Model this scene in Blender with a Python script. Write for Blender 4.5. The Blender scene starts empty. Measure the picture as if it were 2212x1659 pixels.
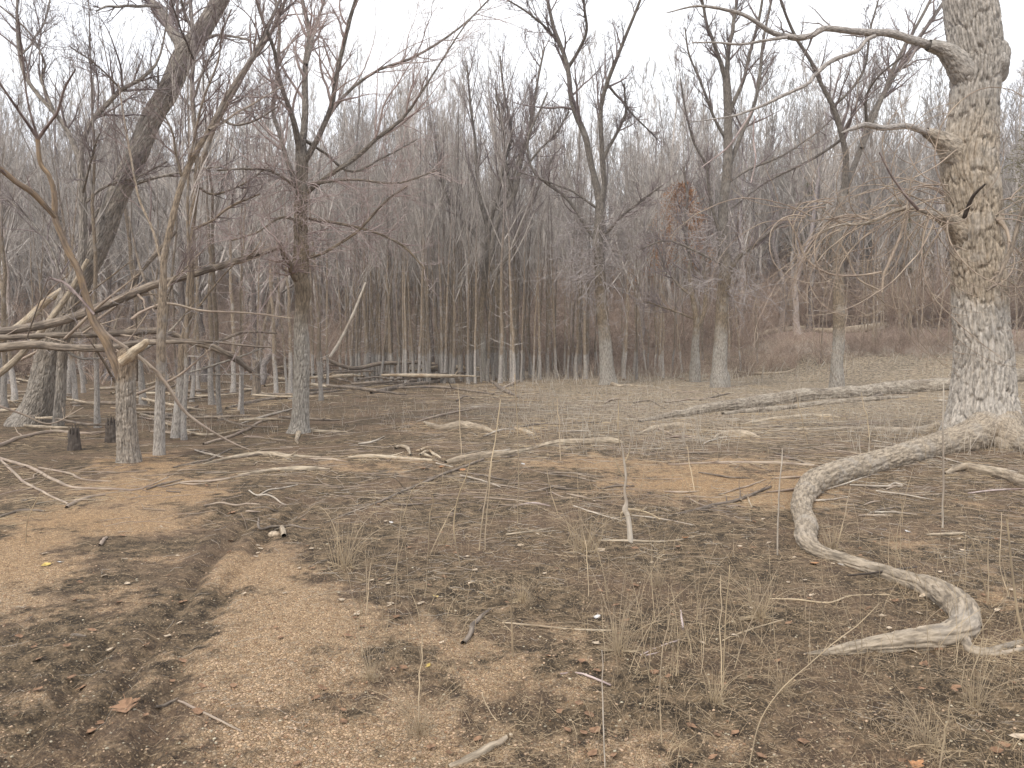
import bpy, math
import numpy as np

rng = np.random.default_rng(11)
scene = bpy.context.scene
C = scene.collection
R = math.radians

# ------------------------------------------------------------------ camera, world, sun
EYE = 1.6
FPX, CX, CY = 1720.0, 1106.0, 829.5          # focal length and centre in the photo's 2212 x 1659 measuring grid
PITCH = R(-2.98)
cam_d = bpy.data.cameras.new('camera')
cam = bpy.data.objects.new('camera', cam_d)
C.objects.link(cam)
cam.location = (0, 0, EYE)
cam.rotation_euler = (R(90) + PITCH, 0, 0)
cam_d.sensor_width = 36.0
cam_d.lens = 36.0 * FPX / 2212.0
cam_d.clip_start, cam_d.clip_end = 0.05, 900
scene.camera = cam

SUN_EL, SUN_AZ = R(48), R(215)               # azimuth measured from +Y, clockwise
w = bpy.data.worlds.new('World')
scene.world = w
w.use_nodes = True
nt = w.node_tree
nt.nodes.clear()
N = nt.nodes.new
out = N('ShaderNodeOutputWorld')
sky = N('ShaderNodeTexSky')
sky.sky_type = 'NISHITA'
sky.sun_disc = False
sky.sun_elevation = SUN_EL
sky.sun_rotation = SUN_AZ
bg1 = N('ShaderNodeBackground')
bg1.inputs['Strength'].default_value = 0.1
nt.links.new(sky.outputs[0], bg1.inputs['Color'])
tc = N('ShaderNodeTexCoord')
nz = N('ShaderNodeTexNoise')
nz.inputs['Scale'].default_value = 1.6
nz.inputs['Detail'].default_value = 4
nt.links.new(tc.outputs['Generated'], nz.inputs['Vector'])
cr = N('ShaderNodeValToRGB')
cr.color_ramp.elements[0].position = 0.36
cr.color_ramp.elements[0].color = (0.59, 0.61, 0.69, 1)
cr.color_ramp.elements[1].position = 0.58
cr.color_ramp.elements[1].color = (0.91, 0.925, 0.95, 1)
nt.links.new(nz.outputs[0], cr.inputs[0])
bg2 = N('ShaderNodeBackground')
bg2.inputs['Strength'].default_value = 1.12
nt.links.new(cr.outputs[0], bg2.inputs['Color'])
mx = N('ShaderNodeMixShader')
mx.inputs[0].default_value = 0.9              # closed cloud deck with a little blue sky coming through
nt.links.new(bg1.outputs[0], mx.inputs[1])
nt.links.new(bg2.outputs[0], mx.inputs[2])
nt.links.new(mx.outputs[0], out.inputs['Surface'])

sun_d = bpy.data.lights.new('sun', 'SUN')
sun_d.energy = 1.5
sun_d.angle = R(10)
sun_d.color = (1.0, 0.93, 0.82)
sun = bpy.data.objects.new('sun', sun_d)
C.objects.link(sun)
sun.rotation_euler = (R(90) - SUN_EL, 0, -SUN_AZ + math.pi)
sun.location = (-20, -20, 40)

scene.view_settings.view_transform = 'Standard'
scene.view_settings.look = 'None'
scene.view_settings.exposure = 0.66
scene.view_settings.gamma = 1.0
scene.view_settings.use_curve_mapping = False
scene.cycles.max_bounces = 5
scene.cycles.diffuse_bounces = 3
scene.cycles.glossy_bounces = 1

# ------------------------------------------------------------------ numeric helpers
def sm(t):
    t = np.clip(t, 0, 1)
    return t * t * (3 - 2 * t)

def hsh(i, j, s=0, k=0):
    n = (i.astype(np.int64) * 374761393 + j.astype(np.int64) * 668265263 + np.int64(s) * 974634777 + np.asarray(k, np.int64) * 1274126177) & 0xFFFFFFFF
    n = ((n ^ (n >> 13)) * 1274126177) & 0xFFFFFFFF
    n = ((n ^ (n >> 16)) * 2246822519) & 0xFFFFFFFF
    n = n ^ (n >> 15)
    return (n & 0xFFFFFF) / float(0xFFFFFF)

def vn(x, y, s=0):
    x = np.asarray(x, float); y = np.asarray(y, float)
    i, j = np.floor(x), np.floor(y)
    fx, fy = sm(x - i), sm(y - j)
    a, b = hsh(i, j, s), hsh(i + 1, j, s)
    c, d = hsh(i, j + 1, s), hsh(i + 1, j + 1, s)
    return (a * (1 - fx) + b * fx) * (1 - fy) + (c * (1 - fx) + d * fx) * fy

def fbm(x, y, s=0, o=4):
    v, a, t = 0, 1.0, 0
    for k in range(o):
        v = v + a * vn(x * 2 ** k + 17.3 * k, y * 2 ** k - 9.1 * k, s + k)
        t += a
        a *= 0.5
    return v / t

def vor(u, v, per, s=0):
    """cell pattern, periodic in u with integer period: returns F1, F2, cell id"""
    i, j = np.floor(u), np.floor(v)
    f1 = np.full(u.shape, 9.0); f2 = np.full(u.shape, 9.0); idd = np.zeros(u.shape)
    for di in (-1, 0, 1):
        for dj in (-1, 0, 1):
            ci, cj = i + di, j + dj
            cw = np.mod(ci, per)
            px = ci + 0.15 + 0.7 * hsh(cw, cj, s)
            py = cj + 0.1 + 0.8 * hsh(cw, cj, s + 5)
            d = np.hypot(px - u, py - v)
            h = hsh(cw, cj, s + 9)
            n1 = d < f1
            f2 = np.where(n1, f1, np.minimum(f2, d))
            idd = np.where(n1, h, idd)
            f1 = np.where(n1, d, f1)
    return f1, f2, idd

def nrm(v):
    return v / np.maximum(np.linalg.norm(v, axis=-1, keepdims=True), 1e-9)

# ------------------------------------------------------------------ pixel <-> place
cp, sp_ = math.cos(PITCH), math.sin(PITCH)
def ray(px, py):
    a = (np.asarray(px, float) - CX) / FPX
    b = -(np.asarray(py, float) - CY) / FPX
    return np.stack([a, cp - sp_ * b, sp_ + cp * b], -1)

def at(px, py, Y):
    """point of the world at forward distance Y seen at px, py"""
    r = ray(px, py)
    return np.array([0, 0, EYE]) + r * (np.asarray(Y, float) / r[..., 1])[..., None]

def to_px(x, y, z):
    zz = z - EYE
    f = y * cp + zz * sp_
    u = zz * cp - y * sp_
    f = np.where(np.abs(f) < 1e-3, 1e-3, f)
    return CX + FPX * x / f, CY - FPX * u / f

def flat(px, py):
    r = ray(px, py)
    t = -EYE / r[..., 2]
    return r[..., 0] * t, r[..., 1] * t

RUTS = []
for pts in ([(640, 1075), (545, 1125), (478, 1185), (420, 1262), (370, 1335), (318, 1410), (235, 1520), (120, 1680)],
            [(700, 1062), (610, 1130), (552, 1185), (495, 1262), (448, 1330), (402, 1395), (372, 1475), (320, 1620), (290, 1740)],
            [(560, 1065), (470, 1110), (420, 1130)],
            [(240, 1385), (165, 1480), (60, 1600), (20, 1690)]):
    a = np.array(pts, float)
    x, y = flat(a[:, 0], a[:, 1])
    RUTS.append(np.stack([x, y], 1))

def seg_dist(x, y, poly):
    best = np.full(np.shape(x), 99.0)
    for a, b in zip(poly[:-1], poly[1:]):
        d = b - a
        L = (d * d).sum()
        t = np.clip(((x - a[0]) * d[0] + (y - a[1]) * d[1]) / L, 0, 1)
        best = np.minimum(best, np.hypot(x - a[0] - t * d[0], y - a[1] - t * d[1]))
    return best

def ground_z(x, y, fine=True):
    x = np.asarray(x, float); y = np.asarray(y, float)
    r = sm((x - 2) / 15)
    t = y - (48 - 25 * r)
    ramp = np.where(t < 0, 0, np.where(t < 10, t * t / 20, t - 5))
    z = 0.12 * ramp
    z = 16 * (1 - np.exp(-z / 16))
    dist = np.hypot(x, y)
    z = z + (fbm(x / 3.5 + 50, y / 3.5, 3, 3) - 0.5) * 0.16 * sm((dist - 3) / 6)
    z = z + (fbm(x / 0.9 + 50, y / 0.9, 5, 3) - 0.5) * 0.04 * sm((dist - 0.8) / 2)
    if fine:
        near = (y > 1) & (y < 16) & (x < 2)
        if np.any(near):
            for k, p in enumerate(RUTS):
                d = seg_dist(x, y, p)
                wob = 0.75 + 0.5 * vn(x * 5, y * 5, 80 + k)
                z = z + np.where(near, (-0.042 * np.exp(-(d / 0.055) ** 2) + 0.012 * np.exp(-((d - 0.17) / 0.06) ** 2)) * wob, 0)
    return z

_YS = np.concatenate([np.arange(1.2, 12, 0.05), np.arange(12, 40, 0.2), np.arange(40, 160, 0.8)])
def hit(px, py):
    """where the line of sight through px, py meets the ground"""
    P = at(np.full(_YS.shape, float(px)), np.full(_YS.shape, float(py)), _YS)
    d = P[:, 2] - ground_z(P[:, 0], P[:, 1])
    k = np.argmax(d < 0) if np.any(d < 0) else len(_YS) - 1
    k = max(k, 1)
    f = d[k - 1] / max(d[k - 1] - d[k], 1e-6)
    Y = _YS[k - 1] + np.clip(f, 0, 1) * (_YS[k] - _YS[k - 1])
    return at(px, py, Y)

# ------------------------------------------------------------------ mesh builder
class MB:
    def __init__(s):
        s.v, s.f, s.bk, s.n = [], [], [], 0
    def add(s, v, f, bk=None):
        v = np.asarray(v, np.float32).reshape(-1, 3)
        s.v.append(v)
        s.f.append(np.asarray(f, np.int64) + s.n)
        s.bk.append(v if bk is None else np.asarray(bk, np.float32).reshape(-1, 3))
        s.n += len(v)
    def tubes(s, P, Rr, S=4, disp=None):
        P = np.asarray(P, float); Rr = np.asarray(Rr, float)
        if P.ndim == 2:
            P = P[None]; Rr = Rr[None]
        M, K, _ = P.shape
        T = np.empty_like(P)
        T[:, 1:-1] = P[:, 2:] - P[:, :-2]
        T[:, 0] = P[:, 1] - P[:, 0]
        T[:, -1] = P[:, -1] - P[:, -2]
        T = nrm(T)
        ref = np.where(np.abs(T[:, 0, 2:3]) < 0.8, np.array([[0, 0, 1.0]]), np.array([[0, -1.0, 0]]))
        n = nrm(ref - (ref * T[:, 0]).sum(-1, keepdims=True) * T[:, 0])
        Ns = np.empty_like(P)
        for k in range(K):
            n = nrm(n - (n * T[:, k]).sum(-1, keepdims=True) * T[:, k])
            Ns[:, k] = n
        Bs = np.cross(T, Ns)
        th = np.arange(S) * (2 * math.pi / S)
        c, si = np.cos(th), np.sin(th)
        rad = Rr[:, :, None] + np.zeros(S)
        seg = np.linalg.norm(np.diff(P, axis=1), axis=-1)
        ln = np.concatenate([np.zeros((M, 1)), np.cumsum(seg, 1)], 1) + rng.uniform(0, 20, (M, 1))
        if disp is not None:
            rad = rad + disp(np.broadcast_to(th, rad.shape), np.broadcast_to(ln[:, :, None], rad.shape), Rr[:, :, None] + np.zeros(S))
        V = P[:, :, None] + rad[..., None] * (Ns[:, :, None] * c[:, None] + Bs[:, :, None] * si[:, None])
        bk = np.stack([Rr[:, :, None] * c, Rr[:, :, None] * si, np.broadcast_to(ln[:, :, None], (M, K, S))], -1)
        i = np.arange(M)[:, None, None] * K * S
        k = np.arange(K - 1)[None, :, None] * S
        a = np.arange(S)[None, None]
        b = (a + 1) % S
        q = np.stack([i + k + a, i + k + b, i + k + S + b, i + k + S + a], -1).reshape(-1, 4)
        s.add(V, q, bk)
    def mesh(s, name, mat, smooth=True):
        me = bpy.data.meshes.new(name)
        V = np.concatenate(s.v)
        me.vertices.add(len(V))
        me.vertices.foreach_set('co', V.ravel())
        lt = np.concatenate([np.full(len(f), f.shape[1]) for f in s.f])
        lv = np.concatenate([f.ravel() for f in s.f])
        me.loops.add(len(lv))
        me.loops.foreach_set('vertex_index', lv.astype(np.int32))
        me.polygons.add(len(lt))
        me.polygons.foreach_set('loop_start', np.concatenate([[0], np.cumsum(lt)[:-1]]).astype(np.int32))
        if smooth:
            me.polygons.foreach_set('use_smooth', np.ones(len(lt), bool))
        at_ = me.attributes.new('bk', 'FLOAT_VECTOR', 'POINT')
        at_.data.foreach_set('vector', np.concatenate(s.bk).ravel())
        me.update(calc_edges=True)
        me.materials.append(mat)
        return me
    def build(s, name, mat, parent=None, smooth=True, loc=None):
        """links the collected shapes as one object; loc moves the origin there without moving the shape"""
        if loc is not None:
            o3 = np.asarray(loc, np.float32)
            s.v = [v - o3 for v in s.v]
        ob = bpy.data.objects.new(name, s.mesh(name, mat, smooth))
        C.objects.link(ob)
        if parent is not None:
            ob.parent = parent
        elif loc is not None:
            ob.location = [float(a) for a in loc]
        return ob

def tag(o, label=None, cat=None, group=None, kind=None):
    if label: o['label'] = label
    if cat: o['category'] = cat
    if group: o['group'] = group
    if kind: o['kind'] = kind
    return o

def empty(name, loc, rz=0.0):
    o = bpy.data.objects.new(name, None)
    o.empty_display_size = 0.2
    C.objects.link(o)
    o.location = [float(a) for a in loc]
    o.rotation_euler = (0, 0, rz)
    return o

def copy_tree(o, parent=None):
    c = o.copy()
    C.objects.link(c)
    c.parent = parent
    for ch in list(o.children):
        copy_tree(ch, c)
    return c

def spline(A, n):
    """Catmull-Rom through the rows of A, n samples evenly spaced along it"""
    A = np.asarray(A, float)
    if len(A) == 2:
        A = np.stack([A[0], (A[0] + A[1]) / 2, A[1]])
    Q = np.vstack([2 * A[0] - A[1], A, 2 * A[-1] - A[-2]])
    out = []
    for i in range(1, len(Q) - 2):
        t = np.linspace(0, 1, 12, endpoint=False)[:, None]
        p0, p1, p2, p3 = Q[i - 1], Q[i], Q[i + 1], Q[i + 2]
        out.append(0.5 * (2 * p1 + (p2 - p0) * t + (2 * p0 - 5 * p1 + 4 * p2 - p3) * t * t + (3 * p1 - p0 - 3 * p2 + p3) * t ** 3))
    out = np.vstack(out + [A[-1:]])
    L = np.concatenate([[0], np.cumsum(np.linalg.norm(np.diff(out[:, :3], axis=0), axis=1))])
    s = np.linspace(0, L[-1], n)
    return np.stack([np.interp(s, L, out[:, k]) for k in range(out.shape[1])], 1)

def wobble(n, f=7):
    k = max(4, min(n, f))
    q = rng.normal(0, 1, (k, 3))
    return np.stack([np.interp(np.linspace(0, k - 1, n), np.arange(k), q[:, j]) for j in range(3)], 1)

def trace(pts, Y, n=16, bend=0.0, y_off=0.0, wob=0.0):
    """traced (px, py, width px) at forward distance Y; bend adds depth along the way"""
    a = np.array(pts, float)
    t = np.concatenate([[0], np.cumsum(np.hypot(np.diff(a[:, 0]), np.diff(a[:, 1])))])
    t = t / max(t[-1], 1e-6)
    Yv = Y + y_off + bend * t
    P = at(a[:, 0], a[:, 1], Yv)
    r = a[:, 2] / 2 * Yv / FPX
    s = spline(np.column_stack([P, r]), n)
    P, r = s[:, :3], s[:, 3]
    if wob:
        k = np.linspace(0, 1, n)[:, None]
        P = P + wobble(n) * wob * 1.5 * r[:, None] * np.minimum(1, k * 4)
    return P, np.maximum(r, 0.0015)

def lie(pts, n=24, sink=0.35, lift=0.0):
    """traced path lying on the ground"""
    q = []
    for x, y, w_ in pts:
        g = hit(x, y + w_ * 0.35)
        rr = w_ / 2 * g[1] / FPX
        q.append([g[0], g[1], 0, rr])
    s = spline(np.array(q), n)
    P, r = s[:, :3].copy(), np.maximum(s[:, 3], 0.0015)
    P[:, 2] = ground_z(P[:, 0], P[:, 1]) + r * (1 - 2 * sink) + lift
    k = np.ones(5) / 5
    if n > 12:
        z = np.convolve(np.pad(P[:, 2], 2, mode='edge'), k, 'valid')
        P[:, 2] = z
    return P, r

def grow(P, Rr, n, t0, t1, ang, lr, K, wig, up, rr, rmin, lmin=0.0, lmax=99, fall=0.5, flat_=0.0):
    M, K0, _ = P.shape
    idx = np.repeat(np.arange(M), n)
    m = len(idx)
    t = rng.uniform(t0, t1, m)
    f = np.clip(t * (K0 - 1), 0, K0 - 1.001)
    i = f.astype(int)
    fr = (f - i)[:, None]
    p = P[idx, i] * (1 - fr) + P[idx, i + 1] * fr
    r0 = Rr[idx, i] * (1 - fr[:, 0]) + Rr[idx, i + 1] * fr[:, 0]
    tan = nrm(P[idx, i + 1] - P[idx, i])
    pl = np.linalg.norm(np.diff(P, axis=1), axis=-1).sum(1)[idx]
    L = np.clip(pl * lr * rng.uniform(0.55, 1.25, m) * (1 - fall * (t - t0) / (t1 - t0 + 1e-6)), lmin, lmax)
    pe = rng.normal(0, 1, (m, 3))
    pe = nrm(pe - (pe * tan).sum(-1, keepdims=True) * tan)
    a = rng.uniform(ang[0], ang[1], m)[:, None]
    d = nrm(np.cos(a) * tan + np.sin(a) * pe)
    if flat_:
        d[:, 2] *= 1 - flat_
        d = nrm(d)
    out = np.empty((m, K, 3))
    out[:, 0] = p
    drift = rng.normal(0, wig * 0.6, (m, 3))
    for k in range(1, K):
        d = nrm(d + rng.normal(0, wig, (m, 3)) + drift * 0.5 + np.array([0, 0, up]))
        out[:, k] = out[:, k - 1] + d * (L / (K - 1))[:, None]
    rs = np.maximum(r0 * rr * rng.uniform(0.7, 1.1, m), rmin)
    u = np.linspace(0, 1, K)
    rad = np.maximum(rs[:, None] * (1 - 0.85 * u), rmin * 0.8)
    return out, rad

# ------------------------------------------------------------------ materials
def newmat(name, rough=0.9, spec=0.25):
    m = bpy.data.materials.new(name)
    m.use_nodes = True
    b = m.node_tree.nodes['Principled BSDF']
    b.inputs['Roughness'].default_value = rough
    b.inputs['Specular IOR Level'].default_value = spec
    return m, m.node_tree, b

def node(nt, typ, **kw):
    n = nt.nodes.new(typ)
    for k, v in kw.items():
        if k.startswith('_'):
            setattr(n, k[1:], v)
        else:
            n.inputs[k].default_value = v
    return n

def mixc(nt, fac, a, b, mode='MIX'):
    m = nt.nodes.new('ShaderNodeMix')
    m.data_type = 'RGBA'
    m.blend_type = mode
    for s_, v in ((m.inputs[0], fac), (m.inputs[6], a), (m.inputs[7], b)):
        if isinstance(v, bpy.types.NodeSocket):
            nt.links.new(v, s_)
        elif isinstance(v, (int, float)):
            s_.default_value = v
        else:
            s_.default_value = (*v, 1)
    return m.outputs[2]

def maprange(nt, v, a, b, c=0.0, d=1.0):
    m = nt.nodes.new('ShaderNodeMapRange')
    m.interpolation_type = 'SMOOTHSTEP'
    nt.links.new(v, m.inputs[0])
    for k, x in zip((1, 2, 3, 4), (a, b, c, d)):
        m.inputs[k].default_value = x
    return m.outputs[0]

def math_(nt, op, a, b=0.0):
    m = nt.nodes.new('ShaderNodeMath')
    m.operation = op
    for s_, v in ((m.inputs[0], a), (m.inputs[1], b)):
        if isinstance(v, bpy.types.NodeSocket):
            nt.links.new(v, s_)
        else:
            s_.default_value = v
    return m.outputs[0]

def per_tree(nt, col, lo, hi):
    oi = nt.nodes.new('ShaderNodeObjectInfo')
    mr = nt.nodes.new('ShaderNodeMapRange')
    nt.links.new(oi.outputs['Random'], mr.inputs[0])
    mr.inputs[3].default_value, mr.inputs[4].default_value = lo, hi
    cc = node(nt, 'ShaderNodeCombineColor')
    for k in range(3):
        nt.links.new(mr.outputs[0], cc.inputs[k])
    return mixc(nt, 1.0, col, cc.outputs[0], 'MULTIPLY')

def bark(name, high, silt, pale, z_silt=(3.0, 6.5), z_pale=(0.75, 1.25), streak=26.0, bump=0.6, dist=0.012, silt_amt=1.0, vary=None, pamt=0.55):
    """bark that keeps its own colour aloft, wears a coat of dried river silt below the flood mark, and a pale scum line near the ground"""
    m, nt, b = newmat(name)
    L = nt.links.new
    at_ = node(nt, 'ShaderNodeAttribute', _attribute_name='bk')
    mp = node(nt, 'ShaderNodeMapping')
    mp.inputs['Scale'].default_value = (1, 1, 0.22)
    L(at_.outputs['Vector'], mp.inputs['Vector'])
    n1 = node(nt, 'ShaderNodeTexNoise', Scale=streak, Detail=5.0, Roughness=0.65)
    L(mp.outputs[0], n1.inputs['Vector'])
    n2 = node(nt, 'ShaderNodeTexNoise', Scale=3.0, Detail=3.0)
    L(at_.outputs['Vector'], n2.inputs['Vector'])
    v1 = node(nt, 'ShaderNodeTexVoronoi', Scale=streak * 0.9)
    v1.feature = 'DISTANCE_TO_EDGE'
    L(mp.outputs[0], v1.inputs['Vector'])
    geo = node(nt, 'ShaderNodeNewGeometry')
    sx = node(nt, 'ShaderNodeSeparateXYZ')
    L(geo.outputs['Position'], sx.inputs[0])
    n3 = node(nt, 'ShaderNodeTexNoise', Scale=1.3, Detail=5.0, Roughness=0.7)
    L(geo.outputs['Position'], n3.inputs['Vector'])
    zj = math_(nt, 'MULTIPLY_ADD', n3.outputs[0], 2.6)
    zj.node.inputs[2].default_value = -1.3
    zz = math_(nt, 'ADD', sx.outputs[2], zj)
    f_hi = maprange(nt, zz, *z_silt)
    zj2 = math_(nt, 'MULTIPLY_ADD', n3.outputs[0], 1.5)
    zj2.node.inputs[2].default_value = -0.75
    zp = math_(nt, 'ADD', sx.outputs[2], zj2)
    f_pa = maprange(nt, zp, z_pale[0], z_pale[1], 1.0, 0.0)
    if silt_amt < 1:
        base = mixc(nt, silt_amt, high, silt)
    else:
        base = mixc(nt, 0.0, silt, silt)
    base = mixc(nt, math_(nt, 'MULTIPLY', f_pa, pamt), base, pale)
    col = mixc(nt, f_hi, base, high)
    # grain of the bark and lichen-like patches
    g = maprange(nt, n1.outputs[0], 0.32, 0.68, 0.5, 1.35)
    gc = node(nt, 'ShaderNodeCombineColor')
    for k in range(3):
        L(g, gc.inputs[k])
    col = mixc(nt, 1.0, col, gc.outputs[0], 'MULTIPLY')
    pt = maprange(nt, n2.outputs[0], 0.52, 0.68)
    col = mixc(nt, math_(nt, 'MULTIPLY', pt, 0.35), col, pale)
    if vary: col = per_tree(nt, col, *vary)
    L(col, b.inputs['Base Color'])
    bp = node(nt, 'ShaderNodeBump', Strength=bump, Distance=dist)
    hgt = math_(nt, 'ADD', n1.outputs[0], maprange(nt, v1.outputs['Distance'], 0.0, 0.25))
    L(hgt, bp.inputs['Height'])
    L(bp.outputs[0], b.inputs['Normal'])
    return m

def wood(name, col, vary=0.35, rough=0.9, scale=30.0, alt=None, pert=None):
    """dry dead wood or stems, grain running along the piece; small tint shift from piece to piece"""
    m, nt, b = newmat(name, rough)
    L = nt.links.new
    at_ = node(nt, 'ShaderNodeAttribute', _attribute_name='bk')
    mp = node(nt, 'ShaderNodeMapping')
    mp.inputs['Scale'].default_value = (1, 1, 0.12)
    L(at_.outputs['Vector'], mp.inputs['Vector'])
    n1 = node(nt, 'ShaderNodeTexNoise', Scale=scale, Detail=4.0, Roughness=0.7)
    L(mp.outputs[0], n1.inputs['Vector'])
    geo = node(nt, 'ShaderNodeNewGeometry')
    n2 = node(nt, 'ShaderNodeTexNoise', Scale=1.7, Detail=4.0, Roughness=0.8)
    L(geo.outputs['Position'], n2.inputs['Vector'])
    c = mixc(nt, maprange(nt, n2.outputs[0], 0.38, 0.62), col, alt or tuple(x * 0.62 for x in col))
    g = maprange(nt, n1.outputs[0], 0.3, 0.7, 1 - vary, 1 + vary)
    gc = node(nt, 'ShaderNodeCombineColor')
    for k in range(3):
        L(g, gc.inputs[k])
    c = mixc(nt, 1.0, c, gc.outputs[0], 'MULTIPLY')
    if pert: c = per_tree(nt, c, *pert)
    L(c, b.inputs['Base Color'])
    bp = node(nt, 'ShaderNodeBump', Strength=0.5, Distance=0.006)
    L(n1.outputs[0], bp.inputs['Height'])
    L(bp.outputs[0], b.inputs['Normal'])
    return m

def flatmat(name, col, rough=0.85, var=0.3, scale=40.0):
    m, nt, b = newmat(name, rough)
    at_ = node(nt, 'ShaderNodeAttribute', _attribute_name='bk')
    n1 = node(nt, 'ShaderNodeTexNoise', Scale=scale, Detail=3.0)
    nt.links.new(at_.outputs['Vector'], n1.inputs['Vector'])
    c = mixc(nt, maprange(nt, n1.outputs[0], 0.35, 0.65), tuple(x * (1 - var) for x in col), tuple(min(1, x * (1 + var)) for x in col))
    nt.links.new(c, b.inputs['Base Color'])
    return m

SILT = (0.36, 0.28, 0.19)
PALE = (0.40, 0.37, 0.33)
M_big = bark('old_tree_bark', (0.39, 0.355, 0.315), (0.40, 0.335, 0.26), (0.50, 0.465, 0.42), z_silt=(4.2, 6.0), z_pale=(2.1, 2.5), pamt=0.7, streak=34, bump=0.45, dist=0.008)
M_bough = bark('bough_bark', (0.42, 0.38, 0.345), (0.40, 0.33, 0.25), (0.50, 0.465, 0.43), z_silt=(3, 4.5), streak=60, bump=0.6)
M_root = bark('old_root_bark', (0.30, 0.25, 0.19), (0.345, 0.285, 0.215), (0.42, 0.38, 0.33), z_pale=(-1, 0.1), streak=36, bump=0.5, dist=0.006)
M_mid = bark('mid_tree_bark', (0.24, 0.21, 0.18), (0.27, 0.212, 0.15), (0.44, 0.415, 0.375), z_silt=(3.0, 5.5), z_pale=(1.5, 2.3), streak=42, pamt=0.65, bump=0.8, dist=0.02)
M_lean = bark('leaning_bark', (0.33, 0.29, 0.25), (0.25, 0.205, 0.16), (0.36, 0.33, 0.29), z_silt=(1.6, 3.4), z_pale=(0.9, 1.7), streak=30, dist=0.02, bump=0.8)
M_sap = bark('sapling_bark', (0.29, 0.25, 0.23), (0.31, 0.245, 0.18), (0.52, 0.50, 0.475), z_silt=(3.5, 7.5), z_pale=(1.0, 1.25), streak=55, vary=(0.65, 1.2), pamt=0.55)
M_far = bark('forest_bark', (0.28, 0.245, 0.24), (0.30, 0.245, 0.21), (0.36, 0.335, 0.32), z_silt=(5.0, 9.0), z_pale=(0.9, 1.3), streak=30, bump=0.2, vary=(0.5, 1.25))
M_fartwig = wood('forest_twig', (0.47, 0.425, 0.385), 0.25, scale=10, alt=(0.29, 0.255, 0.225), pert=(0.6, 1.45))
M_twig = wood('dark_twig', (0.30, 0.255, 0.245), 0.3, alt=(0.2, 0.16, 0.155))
M_ltwig = wood('silted_twig', (0.42, 0.34, 0.26), 0.3, alt=(0.32, 0.25, 0.2))
M_ptwig = wood('pale_twig', (0.52, 0.43, 0.40), 0.3, alt=(0.33, 0.25, 0.23))
M_stump = bark('stump_bark', (0.24, 0.19, 0.14), (0.27, 0.205, 0.145), (0.36, 0.33, 0.29), z_pale=(0.9, 1.5), streak=36, bump=0.8, dist=0.015)
M_loggrey = wood('greyed_log', (0.36, 0.31, 0.245), 0.5, scale=50, alt=(0.235, 0.195, 0.15))
M_gtwig = wood('grey_twig', (0.42, 0.375, 0.355), 0.3, alt=(0.28, 0.24, 0.225))
M_rtwig = wood('reddish_twig', (0.30, 0.24, 0.22), 0.3, alt=(0.14, 0.1, 0.09))
M_log = wood('weathered_log', (0.27, 0.22, 0.17), 0.5, scale=45, alt=(0.16, 0.13, 0.105))
M_logtan = wood('silted_log', (0.44, 0.365, 0.27), 0.45, scale=50, alt=(0.30, 0.24, 0.175))
M_logdark = wood('wet_log', (0.11, 0.09, 0.075), 0.4, alt=(0.07, 0.055, 0.045))
M_bare = wood('barkless_wood', (0.52, 0.44, 0.33), 0.35, scale=60, alt=(0.36, 0.27, 0.18))
M_orange = wood('rotten_wood', (0.27, 0.195, 0.125), 0.4, alt=(0.22, 0.17, 0.13))
M_straw = wood('dry_straw', (0.54, 0.42, 0.275), 0.25, alt=(0.36, 0.27, 0.175))
M_stalk = wood('dry_stem', (0.52, 0.41, 0.27), 0.25, alt=(0.36, 0.285, 0.2))
M_weed = wood('grey_weed', (0.55, 0.485, 0.40), 0.25, alt=(0.36, 0.30, 0.24))
M_brush = wood('brush', (0.46, 0.355, 0.28), 0.3, alt=(0.26, 0.19, 0.15), pert=(0.55, 1.35))
M_rust = flatmat('rust_foliage', (0.34, 0.175, 0.08), scale=3)
M_cedar = flatmat('cedar_foliage', (0.16, 0.14, 0.07), scale=3)
M_leaf = [flatmat('tan_leaf', (0.46, 0.37, 0.27)), flatmat('orange_leaf', (0.42, 0.22, 0.11)), flatmat('pale_leaf', (0.56, 0.53, 0.5)), flatmat('brown_leaf', (0.25, 0.15, 0.09)), flatmat('yellow_leaf', (0.52, 0.38, 0.12))]

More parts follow.
